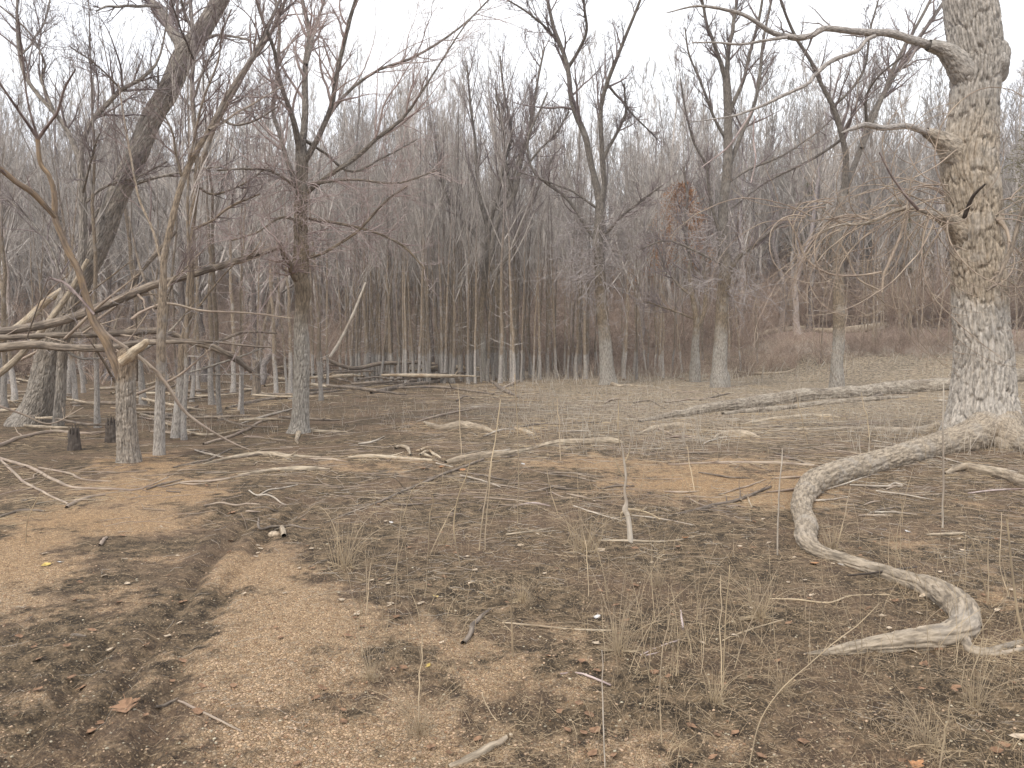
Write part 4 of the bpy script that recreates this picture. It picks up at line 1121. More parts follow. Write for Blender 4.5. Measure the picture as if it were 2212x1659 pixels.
GP = [
 ([(1380, 910, 7), (1434, 899, 14), (1500, 888, 20), (1575, 876, 28), (1653, 866, 32), (1798, 850, 33), (1944, 837, 34), (2054, 828, 33), (2180, 812, 34), (2260, 800, 34)], 'long cracked dead trunk lying behind the great tree', M_loggrey, 'fallen_log', 'fallen trunk', 40, 320, .34, .03),
 ([(1560, 893, 8), (1640, 884, 13), (1760, 872, 13), (1880, 862, 12), (1960, 858, 8)], 'split slab lying against the front of the long cracked trunk', M_loggrey, 'fallen_log', 'fallen trunk', 20, 120, .3, .015),
 ([(2040, 1022, 5), (2062, 1012, 15), (2085, 1008, 21), (2108, 1012, 23), (2163, 1024, 26), (2212, 1040, 28), (2280, 1060, 28)], 'smooth tan log tapering to a point right of the snaking root', M_logtan, 'fallen_log', 'log', 28, 120, .2, .012),
 ([(1373, 938, 3), (1400, 928, 12), (1428, 921, 17), (1470, 917, 18), (1500, 919, 14), (1520, 921, 4)], 'humped tan root just left of the split slab', M_logtan, 'exposed_root', 'root', 18, 70, .45, .01),
 ([(1598, 917, 5), (1640, 908, 9), (1689, 902, 12), (1750, 897, 12), (1790, 897, 9), (1818, 902, 3)], 'tan root between the split slab and the great tree root', M_logtan, 'exposed_root', 'root', 16, 70, .45, .01),
 ([(1541, 948, 4), (1553, 938, 9), (1580, 933, 15), (1610, 935, 17), (1630, 940, 10), (1644, 946, 3)], 'short arched root surfacing amid dry weeds', M_logtan, 'exposed_root', 'root', 16, 50, .4, .01),
 ([(917, 911, 6), (935, 918, 12), (950, 923, 14), (975, 919, 18), (1000, 916, 21), (1030, 922, 15), (1060, 929, 7), (1069, 932, 3)], 'knobby tan root in the open mud left of centre', M_logtan, 'exposed_root', 'root', 18, 80, .35, .012),
 ([(1112, 924, 6), (1125, 928, 10), (1140, 932, 9), (1156, 937, 2)], 'small pale wedge of wood right of the knobby root', M_bare, 'wood_chunk', 'wood', 10, 24, .3, 0),
 ([(965, 998, 8), (990, 992, 15), (1015, 988, 18), (1050, 983, 18), (1081, 980, 17), (1114, 976, 11), (1154, 967, 8), (1180, 960, 12), (1209, 955, 14), (1264, 953, 17), (1318, 950, 15), (1346, 956, 4)], 'long tan log stretched across the middle of the clearing', M_logtan, 'fallen_log', 'log', 24, 200, .3, .015),
 ([(753, 988, 5), (780, 985, 9), (804, 984, 10), (837, 986, 9), (880, 990, 8), (938, 994, 6)], 'pale barkless stick left of the long tan log', M_bare, 'fallen_branch', 'branch', 12, 50, .3, .004),
 ([(1045, 993, 5), (1000, 1010, 6), (936, 1034, 6), (880, 1058, 6), (826, 1081, 5), (770, 1102, 4), (700, 1130, 3)], 'long brown branch slanting forward from the long tan log', M_log, 'fallen_branch', 'branch', 10, 60, .1, .004),
 ([(437, 1003, 4), (470, 995, 7), (510, 986, 9), (547, 981, 11), (590, 980, 13), (620, 984, 10), (650, 985, 6), (692, 987, 3)], 'weathered branch with a thick middle in front of the straight pale tree', M_logtan, 'fallen_branch', 'branch', 16, 80, .25, .012),
 ([(515, 1026, 4), (550, 1021, 8), (583, 1016, 9), (638, 1011, 12), (678, 1011, 10), (713, 1013, 3)], 'short tan log beside the wheel ruts', M_logtan, 'fallen_log', 'log', 16, 70, .25, .012),
 ([(-30, 968, 9), (0, 961, 9), (55, 943, 8), (117, 932, 7), (182, 936, 6), (255, 931, 3)], 'pale branch lying from the left edge to the broken stump', M_ltwig, 'fallen_branch', 'branch', 10, 60, .1, .005),
 ([(-30, 985, 6), (18, 996, 7), (73, 1014, 7), (120, 1039, 7), (164, 1054, 6), (255, 1057, 5), (303, 1056, 3), (364, 1030, 2)], 'longest of the pale branches fanning out at the left edge', M_ltwig, 'fallen_branch', 'branch', 10, 60, .1, .005),
 ([(2, 995, 5), (28, 1018, 6), (55, 1043, 6), (102, 1068, 5), (148, 1089, 5)], 'straight pale branch under the others at the left edge', M_ltwig, 'fallen_branch', 'branch', 9, 40, .1, .003),
 ([(143, 1096, 8), (165, 1083, 8), (190, 1074, 7), (228, 1069, 4)], 'stubby pale branch end below the left branches', M_ltwig, 'fallen_branch', 'branch', 10, 30, .2, .004),
 ([(-20, 1122, 6), (25, 1108, 7), (55, 1102, 7), (95, 1104, 5)], 'grey branch butt at the lower left edge', M_log, 'fallen_branch', 'branch', 10, 30, .2, .004),
 ([(84, 1011, 5), (146, 1022, 5), (182, 1036, 4), (240, 1040, 2)], 'slim pale branch above the fanned ones', M_ltwig, 'fallen_branch', 'branch', 8, 30, .1, 0),
 ([(740, 838, 5), (800, 832, 7), (870, 826, 8), (940, 818, 7), (1010, 808, 7), (1060, 805, 6), (1140, 800, 4)], 'long low branch along the foot of the thicket', M_log, 'fallen_branch', 'branch', 9, 60, .2, .005),
 ([(800, 848, 8), (850, 838, 12), (905, 830, 10), (960, 822, 6)], 'thick grey branch lying under the edge of the thicket', M_log, 'fallen_branch', 'branch', 12, 50, .2, .008),
 ([(640, 845, 7), (720, 838, 8), (800, 830, 7), (860, 826, 4)], 'grey branch on the mud between straight pale tree and thicket', M_log, 'fallen_branch', 'branch', 9, 40, .2, .005),
 ([(490, 882, 6), (545, 868, 8), (600, 860, 9), (650, 855, 6)], 'curved branch on the mud left of the straight pale tree', M_log, 'fallen_branch', 'branch', 10, 40, .2, .006),
 ([(1060, 822, 6), (1080, 836, 9), (1098, 848, 9), (1120, 858, 4)], 'crossed dead branch near the thicket, leaning left', M_log, 'fallen_branch', 'branch', 9, 30, .2, .005),
 ([(1085, 838, 5), (1110, 828, 6), (1135, 815, 3)], 'crossed dead branch near the thicket, leaning right', M_ltwig, 'fallen_branch', 'branch', 8, 24, .1, 0),
 ([(1400, 752, 6), (1440, 742, 9), (1480, 738, 8), (1530, 740, 5)], 'dark log lying at the edge of the woods behind the small forked tree', M_log, 'fallen_log', 'log', 10, 30, .2, .005),
 ([(1570, 742, 8), (1620, 728, 12), (1690, 712, 12), (1760, 706, 10)], 'pale fallen log climbing the bank behind the upright tree', M_logtan, 'fallen_log', 'log', 12, 50, .2, .01),
 ([(1740, 712, 7), (1800, 715, 13), (1870, 710, 17), (1950, 700, 16), (2080, 695, 15)], 'thick tan fallen trunk on the leafy bank in front of the brush', M_logtan, 'fallen_log', 'fallen trunk', 16, 70, .1, .02),
 ([(1820, 697, 7), (1870, 693, 10), (1960, 690, 10), (2060, 688, 8)], 'thinner tan trunk lying just behind the thick one on the bank', M_logtan, 'fallen_log', 'fallen trunk', 12, 50, .0, .01),
 ([(1445, 1003, 4), (1560, 999, 6), (1680, 1000, 8), (1760, 1005, 6)], 'pale straight branch at the far edge of the orange gravel', M_ltwig, 'fallen_branch', 'branch', 9, 50, .2, .004),
 ([(1470, 1110, 3), (1540, 1092, 7), (1600, 1078, 7), (1665, 1052, 5)], 'brown branch across the near edge of the orange gravel', M_log, 'fallen_branch', 'branch', 9, 40, .1, .004),
 ([(1600, 1082, 5), (1612, 1070, 4), (1625, 1098, 3)], 'little forked root end on the orange gravel', M_bare, 'fallen_branch', 'branch', 7, 20, .1, 0),
 ([(1065, 935, 3), (1150, 918, 4), (1220, 915, 4), (1300, 912, 3)], 'thin straight branch behind the long tan log', M_log, 'fallen_branch', 'branch', 7, 40, .1, 0),
 ([(1000, 1390, 12), (1015, 1370, 11), (1022, 1350, 11), (1040, 1332, 9), (1058, 1316, 6)], 'crooked grey stick in the near mud, bent in the middle', M_log, 'stick', 'stick', 12, 40, .15, .006),
 ([(970, 1655, 10), (1010, 1640, 16), (1050, 1620, 18), (1080, 1602, 14), (1102, 1586, 9)], 'grey half-buried stick at the bottom of the picture', M_logtan, 'stick', 'stick', 14, 40, .35, .006),
 ([(1085, 1345, 4), (1160, 1352, 5), (1240, 1360, 5), (1325, 1364, 6)], 'thin stick with peeled white end near the bottom centre', M_bare, 'stick', 'stick', 8, 40, .1, 0),
 ([(1210, 1456, 4), (1250, 1455, 5), (1290, 1468, 5), (1320, 1481, 4)], 'whitish curved twig in the near mud', M_ptwig, 'stick', 'stick', 8, 30, .0, 0),
 ([(1382, 1416, 3), (1420, 1400, 4), (1468, 1382, 4)], 'whitish straight twig, upper of a pair near the snaking root tip', M_ptwig, 'stick', 'stick', 7, 24, .0, 0),
 ([(1395, 1416, 3), (1430, 1408, 3), (1452, 1396, 3)], 'whitish straight twig, lower of a pair near the snaking root tip', M_ptwig, 'stick', 'stick', 7, 24, .0, 0),
 ([(1469, 1320, 5), (1473, 1338, 5), (1475, 1358, 5)], 'short white twig standing out on dark mud, almost upright in view', M_ptwig, 'stick', 'stick', 7, 16, .0, 0),
 ([(1662, 1294, 3), (1720, 1296, 4), (1790, 1303, 4), (1840, 1288, 4), (1920, 1285, 3)], 'long wavy pale stick inside the curve of the snaking root', M_stalk, 'stick', 'stick', 7, 50, -.1, 0),
 ([(1560, 1385, 3), (1600, 1368, 4), (1650, 1352, 4), (1692, 1340, 4)], 'straight brown stick left of the snaking root end', M_stalk, 'stick', 'stick', 7, 30, -.1, 0),
 ([(1293, 1168, 5), (1360, 1168, 6), (1440, 1170, 5), (1500, 1160, 4)], 'brown stick lying at the foot of the leafless sapling stub', M_logtan, 'stick', 'stick', 8, 30, .1, .003),
 ([(1120, 1090, 3), (1155, 1087, 4), (1190, 1094, 3)], 'little white twig in the mid mud', M_ptwig, 'stick', 'stick', 7, 20, 0, 0),
 ([(1092, 1155, 4), (1150, 1148, 5), (1195, 1140, 4)], 'brown twig with a fork below the little white one', M_logtan, 'stick', 'stick', 7, 24, .1, 0),
 ([(385, 1516, 5), (430, 1535, 6), (480, 1560, 5), (522, 1580, 4)], 'pale twig lying on the gravel at the lower left', M_ltwig, 'stick', 'stick', 8, 30, .0, 0),
 ([(335, 1527, 7), (365, 1520, 8), (385, 1508, 4)], 'short grey stick end touching the pale twig on the gravel', M_log, 'stick', 'stick', 8, 20, .1, .003),
 ([(558, 1120, 4), (562, 1143, 6), (600, 1140, 5), (660, 1143, 5), (690, 1140, 3)], 'hooked grey twig beside the two stones', M_log, 'stick', 'stick', 8, 40, .0, 0),
 ([(216, 1178, 7), (222, 1170, 8), (228, 1162, 6)], 'stubby tan stick on the left mud', M_ltwig, 'stick', 'stick', 8, 14, .0, 0),
 ([(155, 1372, 8), (170, 1374, 9), (186, 1376, 5)], 'short grey wood chip on the left mud', M_log, 'stick', 'stick', 8, 14, .1, 0),
 ([(2000, 1156, 5), (2040, 1155, 8), (2085, 1152, 6)], 'brown stick lying right of the snaking root bend', M_logtan, 'stick', 'stick', 8, 24, .1, .004),
 ([(2090, 1066, 3), (2140, 1060, 4), (2212, 1056, 3)], 'thin whitish twig below the smooth tan log', M_ptwig, 'stick', 'stick', 6, 20, 0, 0),
 ([(1830, 1252, 4), (1880, 1250, 5), (1940, 1243, 6), (1980, 1232, 3)], 'black wet twig lying over the snaking root', M_logdark, 'stick', 'stick', 7, 24, -2.2, 0),
 ([(852, 968, 6), (868, 965, 8), (880, 970, 8), (887, 983, 5)], 'small hooked root end above the pale barkless stick', M_logtan, 'stick', 'stick', 9, 24, .0, .003),
 ([(375, 1010, 4), (420, 1000, 5), (460, 990, 5), (500, 970, 3)], 'dark slim branch on the mud right of the broken stump', M_log, 'fallen_branch', 'branch', 8, 30, .1, .003),
 ([(350, 1052, 3), (400, 1042, 4), (470, 1038, 5), (540, 1025, 3)], 'pale slim branch crossing the mud above the ruts', M_ltwig, 'fallen_branch', 'branch', 8, 30, .0, 0),
 ([(440, 960, 5), (500, 942, 6), (560, 912, 5), (590, 906, 3)], 'pale crooked branch left of the straight pale tree foot', M_ltwig, 'fallen_branch', 'branch', 8, 30, .0, 0),
]
for g in GP:
    pts, lab, mt, nm, ct, sd, n, sk, rl = g
    ground_piece(pts, lab, mt, nm, ct, sd, n, sk, 0.0, rl, branches=(5 if nm in ('fallen_branch',) and n >= 40 else 0))

# pile of grey branches in front of the thicket
rng = np.random.default_rng(80)
for k in range(26):
    x0 = rng.uniform(560, 900); y0 = rng.uniform(800, 850)
    a_ = rng.normal(0, 0.35); L_ = rng.uniform(60, 210)
    pts = [(x0, y0, 5), (x0 + L_ * .5, y0 - L_ * .5 * math.sin(a_) * .35 + rng.normal(0, 4), rng.uniform(5, 9)), (x0 + L_, min(870, max(790, y0 - L_ * math.sin(a_) * .35)), 3)]
    ground_piece(pts, 'grey branch in the tangle left of the thicket', M_bare if k % 3 == 0 else M_log, 'dead_branch', 'branch', 7, 24, -0.2, rng.uniform(0, 0.45), 0, 3, 'tangle of branches left of the thicket')
for k in range(44):
    x0 = rng.uniform(-40, 640); y0 = rng.uniform(815, 925)
    a_ = rng.normal(0, 0.45); L_ = rng.uniform(50, 190)
    pts = [(x0, y0, 5), (x0 + L_ * .5, y0 - L_ * .5 * math.sin(a_) * .35 + rng.normal(0, 4), rng.uniform(4, 8)), (x0 + L_, min(930, max(808, y0 - L_ * math.sin(a_) * .35)), 3)]
    kk = ('pale', 'grey', 'tan')[k % 3]; zz = 'behind the broken stump' if x0 < 260 else 'between the stump and the straight pale tree'
    ground_piece(pts, f'{kk} branch on the wet ground {zz}', (M_bare, M_log, M_logtan)[k % 3], 'fallen_branch', 'branch', 7, 24, -0.1, rng.uniform(0, 0.15), 0, 3, f'{kk} branches {zz}')
log_([(712, 772, 6), (735, 735, 6), (762, 680, 6), (790, 610, 4)], 29.0, 'pale straight pole leaning right at the left end of the thicket', M_weed, 40, 10, bend=0.5, rel=0.0, name='dead_branch', cat='branch')
log_([(700, 775, 8), (760, 795, 9), (830, 785, 8), (930, 783, 8)], 31.0, 'long grey log laid across behind the thicket stems', M_log, 40, 10, bend=3, rel=0.0, name='fallen_log', cat='log')

# ------------------------------------------------------------------ thicket and forest trees
def proto_tree(seed, H, r0, parts=True, limbs=12, slim=0.5, wiggle=0.05, twigs=(7, 6), start=0.4, rmin=0.0045, lo_ang=(0.35, 0.75)):
    """one bare tree at the origin: meshes of its trunk and of its branchwork"""
    global rng
    rng = np.random.default_rng(3000 + seed)
    K = 22
    t = np.linspace(0, 1, K)
    dx = np.cumsum(rng.normal(0, wiggle, (K, 2)), 0) * H * 0.05
    dx = dx - dx[0]
    lean = rng.normal(0, 0.035, 2) * H
    P = np.stack([dx[:, 0] + lean[0] * t ** 1.3, dx[:, 1] + lean[1] * t ** 1.3, -0.25 + t * (H + 0.25)], -1)
    r = r0 * (1 - 0.93 * t ** 0.85) + r0 * 0.5 * np.exp(-t * H / 0.3)
    P, r = P[None], r[None]
    tk = MB(); tk.tubes(P, r, 9)
    tw = MB()
    l1, q1 = grow(P, r, limbs, start, 0.97, lo_ang, slim, 9, 0.06, 0.10, 0.62, rmin * 2, 0.8, 7, fall=0.55)
    tw.tubes(l1, q1, 5)
    l2, q2 = grow(l1, q1, twigs[0], 0.15, 1.0, (0.25, 0.7), 0.42, 6, 0.09, 0.07, 0.6, rmin * 1.3, 0.4, 3)
    tw.tubes(l2, q2, 4)
    l3, q3 = grow(l2, q2, twigs[1], 0.2, 1.0, (0.25, 0.8), 0.45, 4, 0.1, 0.04, 0.65, rmin, 0.25, 1.4)
    tw.tubes(l3, q3, 3)
    # a few low dead side twigs
    s1, s2 = grow(P, r, 10, 0.1, start, (1.0, 1.5), 0.09, 6, 0.14, 0.02, 0.2, rmin, 0.3, 1.6)
    tw.tubes(s1, s2, 3)
    return tk, tw

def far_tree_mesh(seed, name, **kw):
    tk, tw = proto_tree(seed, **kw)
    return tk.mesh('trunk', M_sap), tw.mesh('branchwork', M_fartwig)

SAP = [far_tree_mesh(k, 'sapling', H=rng.uniform(11.5, 14.5), r0=rng.uniform(0.085, 0.13), limbs=8, slim=0.34, start=0.42, twigs=(7, 5), lo_ang=(0.25, 0.65)) for k in range(7)]
BIG = []
for k in range(9):
    tk, tw = proto_tree(50 + k, H=rng.uniform(13.5, 16.5), r0=rng.uniform(0.13, 0.2), limbs=15, slim=0.42, start=0.3, twigs=(8, 7), wiggle=0.1)
    BIG.append((tk.mesh('trunk', M_far), tw.mesh('branchwork', M_fartwig)))
SHR = []
for k in range(5):
    rng = np.random.default_rng(4000 + k)
    n = 16
    a_ = rng.uniform(0, 2 * math.pi, n)
    K = 8
    base = np.stack([np.cos(a_) * 0.3, np.sin(a_) * 0.3, np.full(n, -0.1)], -1) * rng.uniform(0.3, 1, (n, 1))
    d = nrm(np.stack([np.cos(a_) * 0.45, np.sin(a_) * 0.45, np.full(n, 1.0)], -1) + rng.normal(0, 0.15, (n, 3)))
    Ln = rng.uniform(1.6, 3.6, n)
    o_ = np.empty((n, K, 3)); o_[:, 0] = base
    for j in range(1, K):
        d = nrm(d + rng.normal(0, 0.12, (n, 3)) + [0, 0, -0.03])
        o_[:, j] = o_[:, j - 1] + d * (Ln / (K - 1))[:, None]
    r_ = np.linspace(1, 0.35, K)[None] * rng.uniform(0.008, 0.018, (n, 1))
    mb = MB(); mb.tubes(o_, r_, 4)
    c1, q1 = grow(o_, r_, 6, 0.2, 1, (0.4, 1.0), 0.4, 6, 0.13, 0.0, 0.6, 0.0045, 0.3, 1.4)
    mb.tubes(c1, q1, 3)
    c2, q2 = grow(c1, q1, 4, 0.2, 1, (0.4, 1.0), 0.5, 4, 0.15, 0.0, 0.7, 0.004, 0.15, 0.7)
    mb.tubes(c2, q2, 3)
    SHR.append(mb.mesh('stems', M_brush))

def place_tree(meshes, x, y, s, sz, rz, name, label, group, parts=True, tilt=0.0):
    root = empty(name, (x, y, float(ground_z(x, y))), rz)
    root.rotation_euler = (tilt * math.cos(rz * 7), tilt * math.sin(rz * 5), rz)
    root.scale = (s, s, sz)
    tag(root, label, 'tree', group)
    for nm, me in zip(('trunk', 'branchwork'), meshes):
        o = bpy.data.objects.new(nm, me)
        C.objects.link(o)
        o.parent = root
        if nm == 'branchwork': o['kind'] = 'stuff'
    return root

rng = np.random.default_rng(90)
# saplings of the swampy left, each where the photo shows it: base px, base py, width px
LEFT = [(211, 924, 14, 'straight sapling left of the broken stump, dark at the foot'), (399, 950, 11, 'thin pale sapling between the two thin trees right of the stump'), (476, 908, 12, 'pale sapling under the bent end of the fallen trunk'),
        (308, 874, 13, 'sapling right behind the broken stump'), (166, 876, 11, 'slim sapling just right of the forked far-left tree'), (149, 855, 16, 'stout sapling between leaning tree and slim sapling'),
        (459, 874, 12, 'sapling standing behind the bent fallen trunk'), (503, 848, 12, 'pale sapling left of the splintered stub'), (596, 862, 10, 'dark sapling just left of the straight pale tree'),
        (678, 836, 9, 'sapling just right of the straight pale tree'), (696, 841, 6, 'first of two very thin saplings leaning left of the branch tangle'), (709, 840, 6, 'second of two very thin saplings leaning left of the branch tangle'),
        (556, 845, 7, 'very thin sapling by the splintered stub'), (430, 850, 8, 'thin sapling deep behind the fallen trunks'), (620, 850, 7, 'thin sapling touching the straight pale tree in view'),
        (30, 870, 12, 'sapling at the far left edge behind the leaning tree'), (345, 860, 9, 'thin sapling far behind the tree right of the stump')]
for k, (px, py, w_, lab) in enumerate(LEFT):
    g = hit(px, py)
    rr = w_ / 2 * g[1] / FPX
    ms = SAP[k % len(SAP)]
    s = rr / 0.105
    place_tree(ms, g[0], g[1], s, rng.uniform(0.5, 0.8), rng.uniform(0, 6.28), 'sapling', lab, 'saplings on the wet ground at the left', tilt=0.05)
for k in range(24):
    y_ = rng.uniform(18, 33); px_ = rng.uniform(-30, 720)
    lab = 'slender stem deep in the wet ground ' + ('behind the broken stump' if px_ < 300 else ('behind the fallen trunks' if px_ < 560 else 'beside the straight pale tree'))
    place_tree(SAP[k % len(SAP)], (px_ - CX) / FPX * y_, y_, rng.uniform(0.4, 0.7), rng.uniform(0.45, 0.75), rng.uniform(0, 6.28), 'sapling', lab, lab.replace('slender stem', 'slender stems'), tilt=0.09)
# the thicket
THX = [742, 758, 775, 790, 808, 815, 822, 836, 848, 858, 870, 879, 890, 901, 911, 917, 924, 933, 944, 953, 961, 970, 978, 990, 998, 1008, 1016, 1024, 1034, 1058, 1068, 1074, 1100, 1108, 1120, 1130, 1145, 1160, 1185, 1200, 1225, 1245, 1265, 1345, 1375, 1420]
for k, px in enumerate(THX):
    for rep in range(3):
        y0 = 32.0 + rep * 3.2 + rng.uniform(-1.2, 1.8) + (2 if px > 1150 else 0)
        x0 = (px + rng.normal(0, 5) - CX) / FPX * y0
        wpx = rng.uniform(4.5, 9.5) if rep == 0 else rng.uniform(4, 7.5)
        s = wpx / 2 * y0 / FPX / 0.105
        zone = 'at the left end' if px < 820 else ('left of the Y-shaped tree' if px < 1035 else ('right of the leaning dark tree' if px < 1170 else 'right of the thicket before the slender tree' if px < 1280 else 'in the gap before the upright tree'))
        kind_ = ('stout' if wpx > 7.5 else 'slim') if rep == 0 else ('slim' if wpx > 5.6 else 'hair-thin')
        row = 'front-row' if rep == 0 else 'inner'
        lab = f'{kind_} straight {row} thicket sapling {zone}'
        place_tree(SAP[(k + rep * 3) % len(SAP)], x0, y0, s, rng.uniform(0.55, 0.98), rng.uniform(0, 6.28), 'sapling', lab, f'{kind_} {row} saplings {zone}', tilt=0.035)

# forest on the far side, individually
cnt = 0
pts_used = []
tries = 0
while cnt < 165 and tries < 6000:
    tries += 1
    px = rng.uniform(-160, 2370)
    y0 = 36 + (rng.uniform() ** 1.3) * 52
    x0 = (px - CX) / FPX * y0
    lim = 30 if px < 560 else (40 if px < 1200 else 43 + (px - 1200) / 1000 * 6)
    if px < 560:
        y0 = 31 + rng.uniform() * 52; x0 = (px - CX) / FPX * y0
    if y0 < lim or any((x0 - a) ** 2 + (y0 - b) ** 2 < 2.2 for a, b in pts_used):
        continue
    pts_used.append((x0, y0))
    sect = 'behind the fallen trunks at the left' if px < 520 else ('behind the straight pale tree' if px < 740 else ('behind the thicket' if px < 1250 else ('on the far bank behind the upright tree' if px < 1750 else 'on the leafy bank at the right')))
    far_ = 'mid-distance' if y0 < 52 else 'distant'
    hs = rng.uniform(0.82, 1.15) * (1.0 if 600 < px < 1350 else 0.86) * (0.8 if px < 600 and y0 < 45 else 1)
    place_tree(BIG[rng.integers(len(BIG))], x0, y0, rng.uniform(0.75, 1.15), hs, rng.uniform(0, 6.28), 'forest_tree', f'{far_} bare grey tree {sect}', f'{far_} forest trees {sect}', tilt=0.05)
    cnt += 1

# ---- the woods beyond as one mass
def instanced(name, pts, scales, rots, sources, label, cat, seed=0):
    me = bpy.data.meshes.new(name)
    me.from_pydata([tuple(map(float, p)) for p in pts], [], [])
    a1 = me.attributes.new('sc', 'FLOAT_VECTOR', 'POINT'); a1.data.foreach_set('vector', np.asarray(scales, np.float32).ravel())
    a2 = me.attributes.new('rt', 'FLOAT_VECTOR', 'POINT'); a2.data.foreach_set('vector', np.asarray(rots, np.float32).ravel())
    a3 = me.attributes.new('ix', 'INT', 'POINT'); a3.data.foreach_set('value', rng.integers(0, len(sources), len(pts)).astype(np.int32))
    o = bpy.data.objects.new(name, me)
    C.objects.link(o)
    ng = bpy.data.node_groups.new(name, 'GeometryNodeTree')
    ng.interface.new_socket(name='Geometry', in_out='INPUT', socket_type='NodeSocketGeometry')
    ng.interface.new_socket(name='Geometry', in_out='OUTPUT', socket_type='NodeSocketGeometry')
    n_in, n_out = ng.nodes.new('NodeGroupInput'), ng.nodes.new('NodeGroupOutput')
    ip = ng.nodes.new('GeometryNodeInstanceOnPoints')
    j = ng.nodes.new('GeometryNodeGeometryToInstance')
    for s in sources:
        oi = ng.nodes.new('GeometryNodeObjectInfo')
        oi.inputs['Object'].default_value = s
        oi.inputs['As Instance'].default_value = True
        ng.links.new(oi.outputs['Geometry'], j.inputs[0])
    # Object Info with As Instance already yields instances: join keeps each pickable
    jg = ng.nodes.new('GeometryNodeJoinGeometry')
    for nd in [n for n in ng.nodes if n.bl_idname == 'GeometryNodeObjectInfo']:
        ng.links.new(nd.outputs['Geometry'], jg.inputs[0])
    ng.nodes.remove(j)
    def attr(nm, ty):
        n = ng.nodes.new('GeometryNodeInputNamedAttribute'); n.data_type = ty; n.inputs['Name'].default_value = nm
        return n.outputs[0]
    ng.links.new(n_in.outputs[0], ip.inputs['Points'])
    ng.links.new(jg.outputs[0], ip.inputs['Instance'])
    ip.inputs['Pick Instance'].default_value = True
    ng.links.new(attr('ix', 'INT'), ip.inputs['Instance Index'])
    ng.links.new(attr('rt', 'FLOAT_VECTOR'), ip.inputs['Rotation'])
    ng.links.new(attr('sc', 'FLOAT_VECTOR'), ip.inputs['Scale'])
    ng.links.new(ip.outputs[0], n_out.inputs[0])
    md = o.modifiers.new('scatter', 'NODES')
    md.node_group = ng
    tag(o, label, cat, kind='stuff')
    return o

rng = np.random.default_rng(91)
# one real tree and one real shrub of each build stand among the far ones and serve as source
src = []
for k in range(5):
    mb_, (tk, tw) = MB(), proto_tree(80 + k, H=17.0, r0=0.15, limbs=18, slim=0.36, start=0.12, twigs=(8, 6), rmin=0.009, wiggle=0.1)
    mb_.v = tk.v + tw.v; mb_.f = tk.f + [f + tk.n for f in tw.f]; mb_.bk = tk.bk + tw.bk; mb_.n = tk.n + tw.n
    x0, y0 = (-40 + 20 * k), 92 + 2 * k
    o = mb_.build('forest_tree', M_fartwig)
    o.location = (x0, y0, float(ground_z(x0, y0)))
    tag(o, 'distant bare grey tree behind the thicket', 'tree', 'distant forest trees behind the thicket')
    src.append(o)
n = 1150
px = rng.uniform(-400, 2620, n)
y0 = rng.uniform(56, 150, n)
x0 = (px - CX) / FPX * y0
sc1 = rng.uniform(0.85, 1.2, n)
pts = np.stack([x0, y0, ground_z(x0, y0)], -1)
instanced('far_woods', pts, np.stack([sc1, sc1, rng.uniform(0.9, 1.25, n) * np.where(px > 1400, 0.95, 1)], -1), np.stack([rng.normal(0, 0.04, n), rng.normal(0, 0.04, n), rng.uniform(0, 6.28, n)], -1), src,
          'dense bare grey woods closing off the background', 'woods')

# undergrowth: shrubs at the wood edge (things) and the mass behind
shr_src = []
for k in range(76):
    px_ = rng.uniform(1180, 2300) if k < 60 else rng.uniform(-50, 700)
    yy_ = rng.uniform(41, 50) if px_ < 1650 else rng.uniform(49.5, 53)
    if px_ < 700:
        yy_ = rng.uniform(30, 42)
    xx_ = (px_ - CX) / FPX * yy_
    o = bpy.data.objects.new('leafless_shrub', SHR[k % 5])
    C.objects.link(o)
    o.location = (xx_, yy_, float(ground_z(xx_, yy_)))
    o.rotation_euler = (0, 0, rng.uniform(0, 6.28))
    s = rng.uniform(0.7, 1.3); o.scale = (s, s, s)
    side = 'at the foot of the right bank' if px_ > 1700 else ('at the edge of the woods right of the thicket' if px_ > 700 else 'on the wet ground behind the fallen trunks')
    tag(o, f'brown leafless shrub {side}', 'shrub', f'shrubs {side}')
    if k in (61, 3, 7, 12): shr_src.append(o)
n = 2200
px = rng.uniform(-300, 2520, n)
y0 = rng.uniform(40, 125, n)
y0 = np.where(px > 1200, np.maximum(y0, np.where(px > 1600, 50, 46) + rng.exponential(1.2, n)), y0)
y0 = np.where((px < 1200) & (px > 650), np.maximum(y0, 46), y0)
x0 = (px - CX) / FPX * y0
s = rng.uniform(0.6, 1.4, n) * np.where(y0 > 58, 1.9, 1.0)
instanced('undergrowth', np.stack([x0, y0, ground_z(x0, y0)], -1), np.stack([s, s, s * rng.uniform(0.8, 1.3, n)], -1), np.stack([s * 0, s * 0, rng.uniform(0, 6.28, n)], -1), shr_src,
          'tangled red-brown undergrowth between the forest stems', 'undergrowth')

rng = np.random.default_rng(92)
for k in range(64):
    px_ = rng.uniform(1130, 2200); y_ = rng.uniform(37, 47)
    x_ = (px_ - CX) / FPX * y_
    s_ = rng.uniform(0.3, 0.55)
    side = 'right of the thicket' if px_ < 1500 else ('between the upright tree and the V-forked tree' if px_ < 1790 else 'beyond the long cracked trunk')
    place_tree(SAP[k % len(SAP)], x_, y_, s_, rng.uniform(0.35, 0.8), rng.uniform(0, 6.28), 'sapling', f'spindly young stem at the wood edge {side}', f'spindly stems {side}', tilt=0.08)

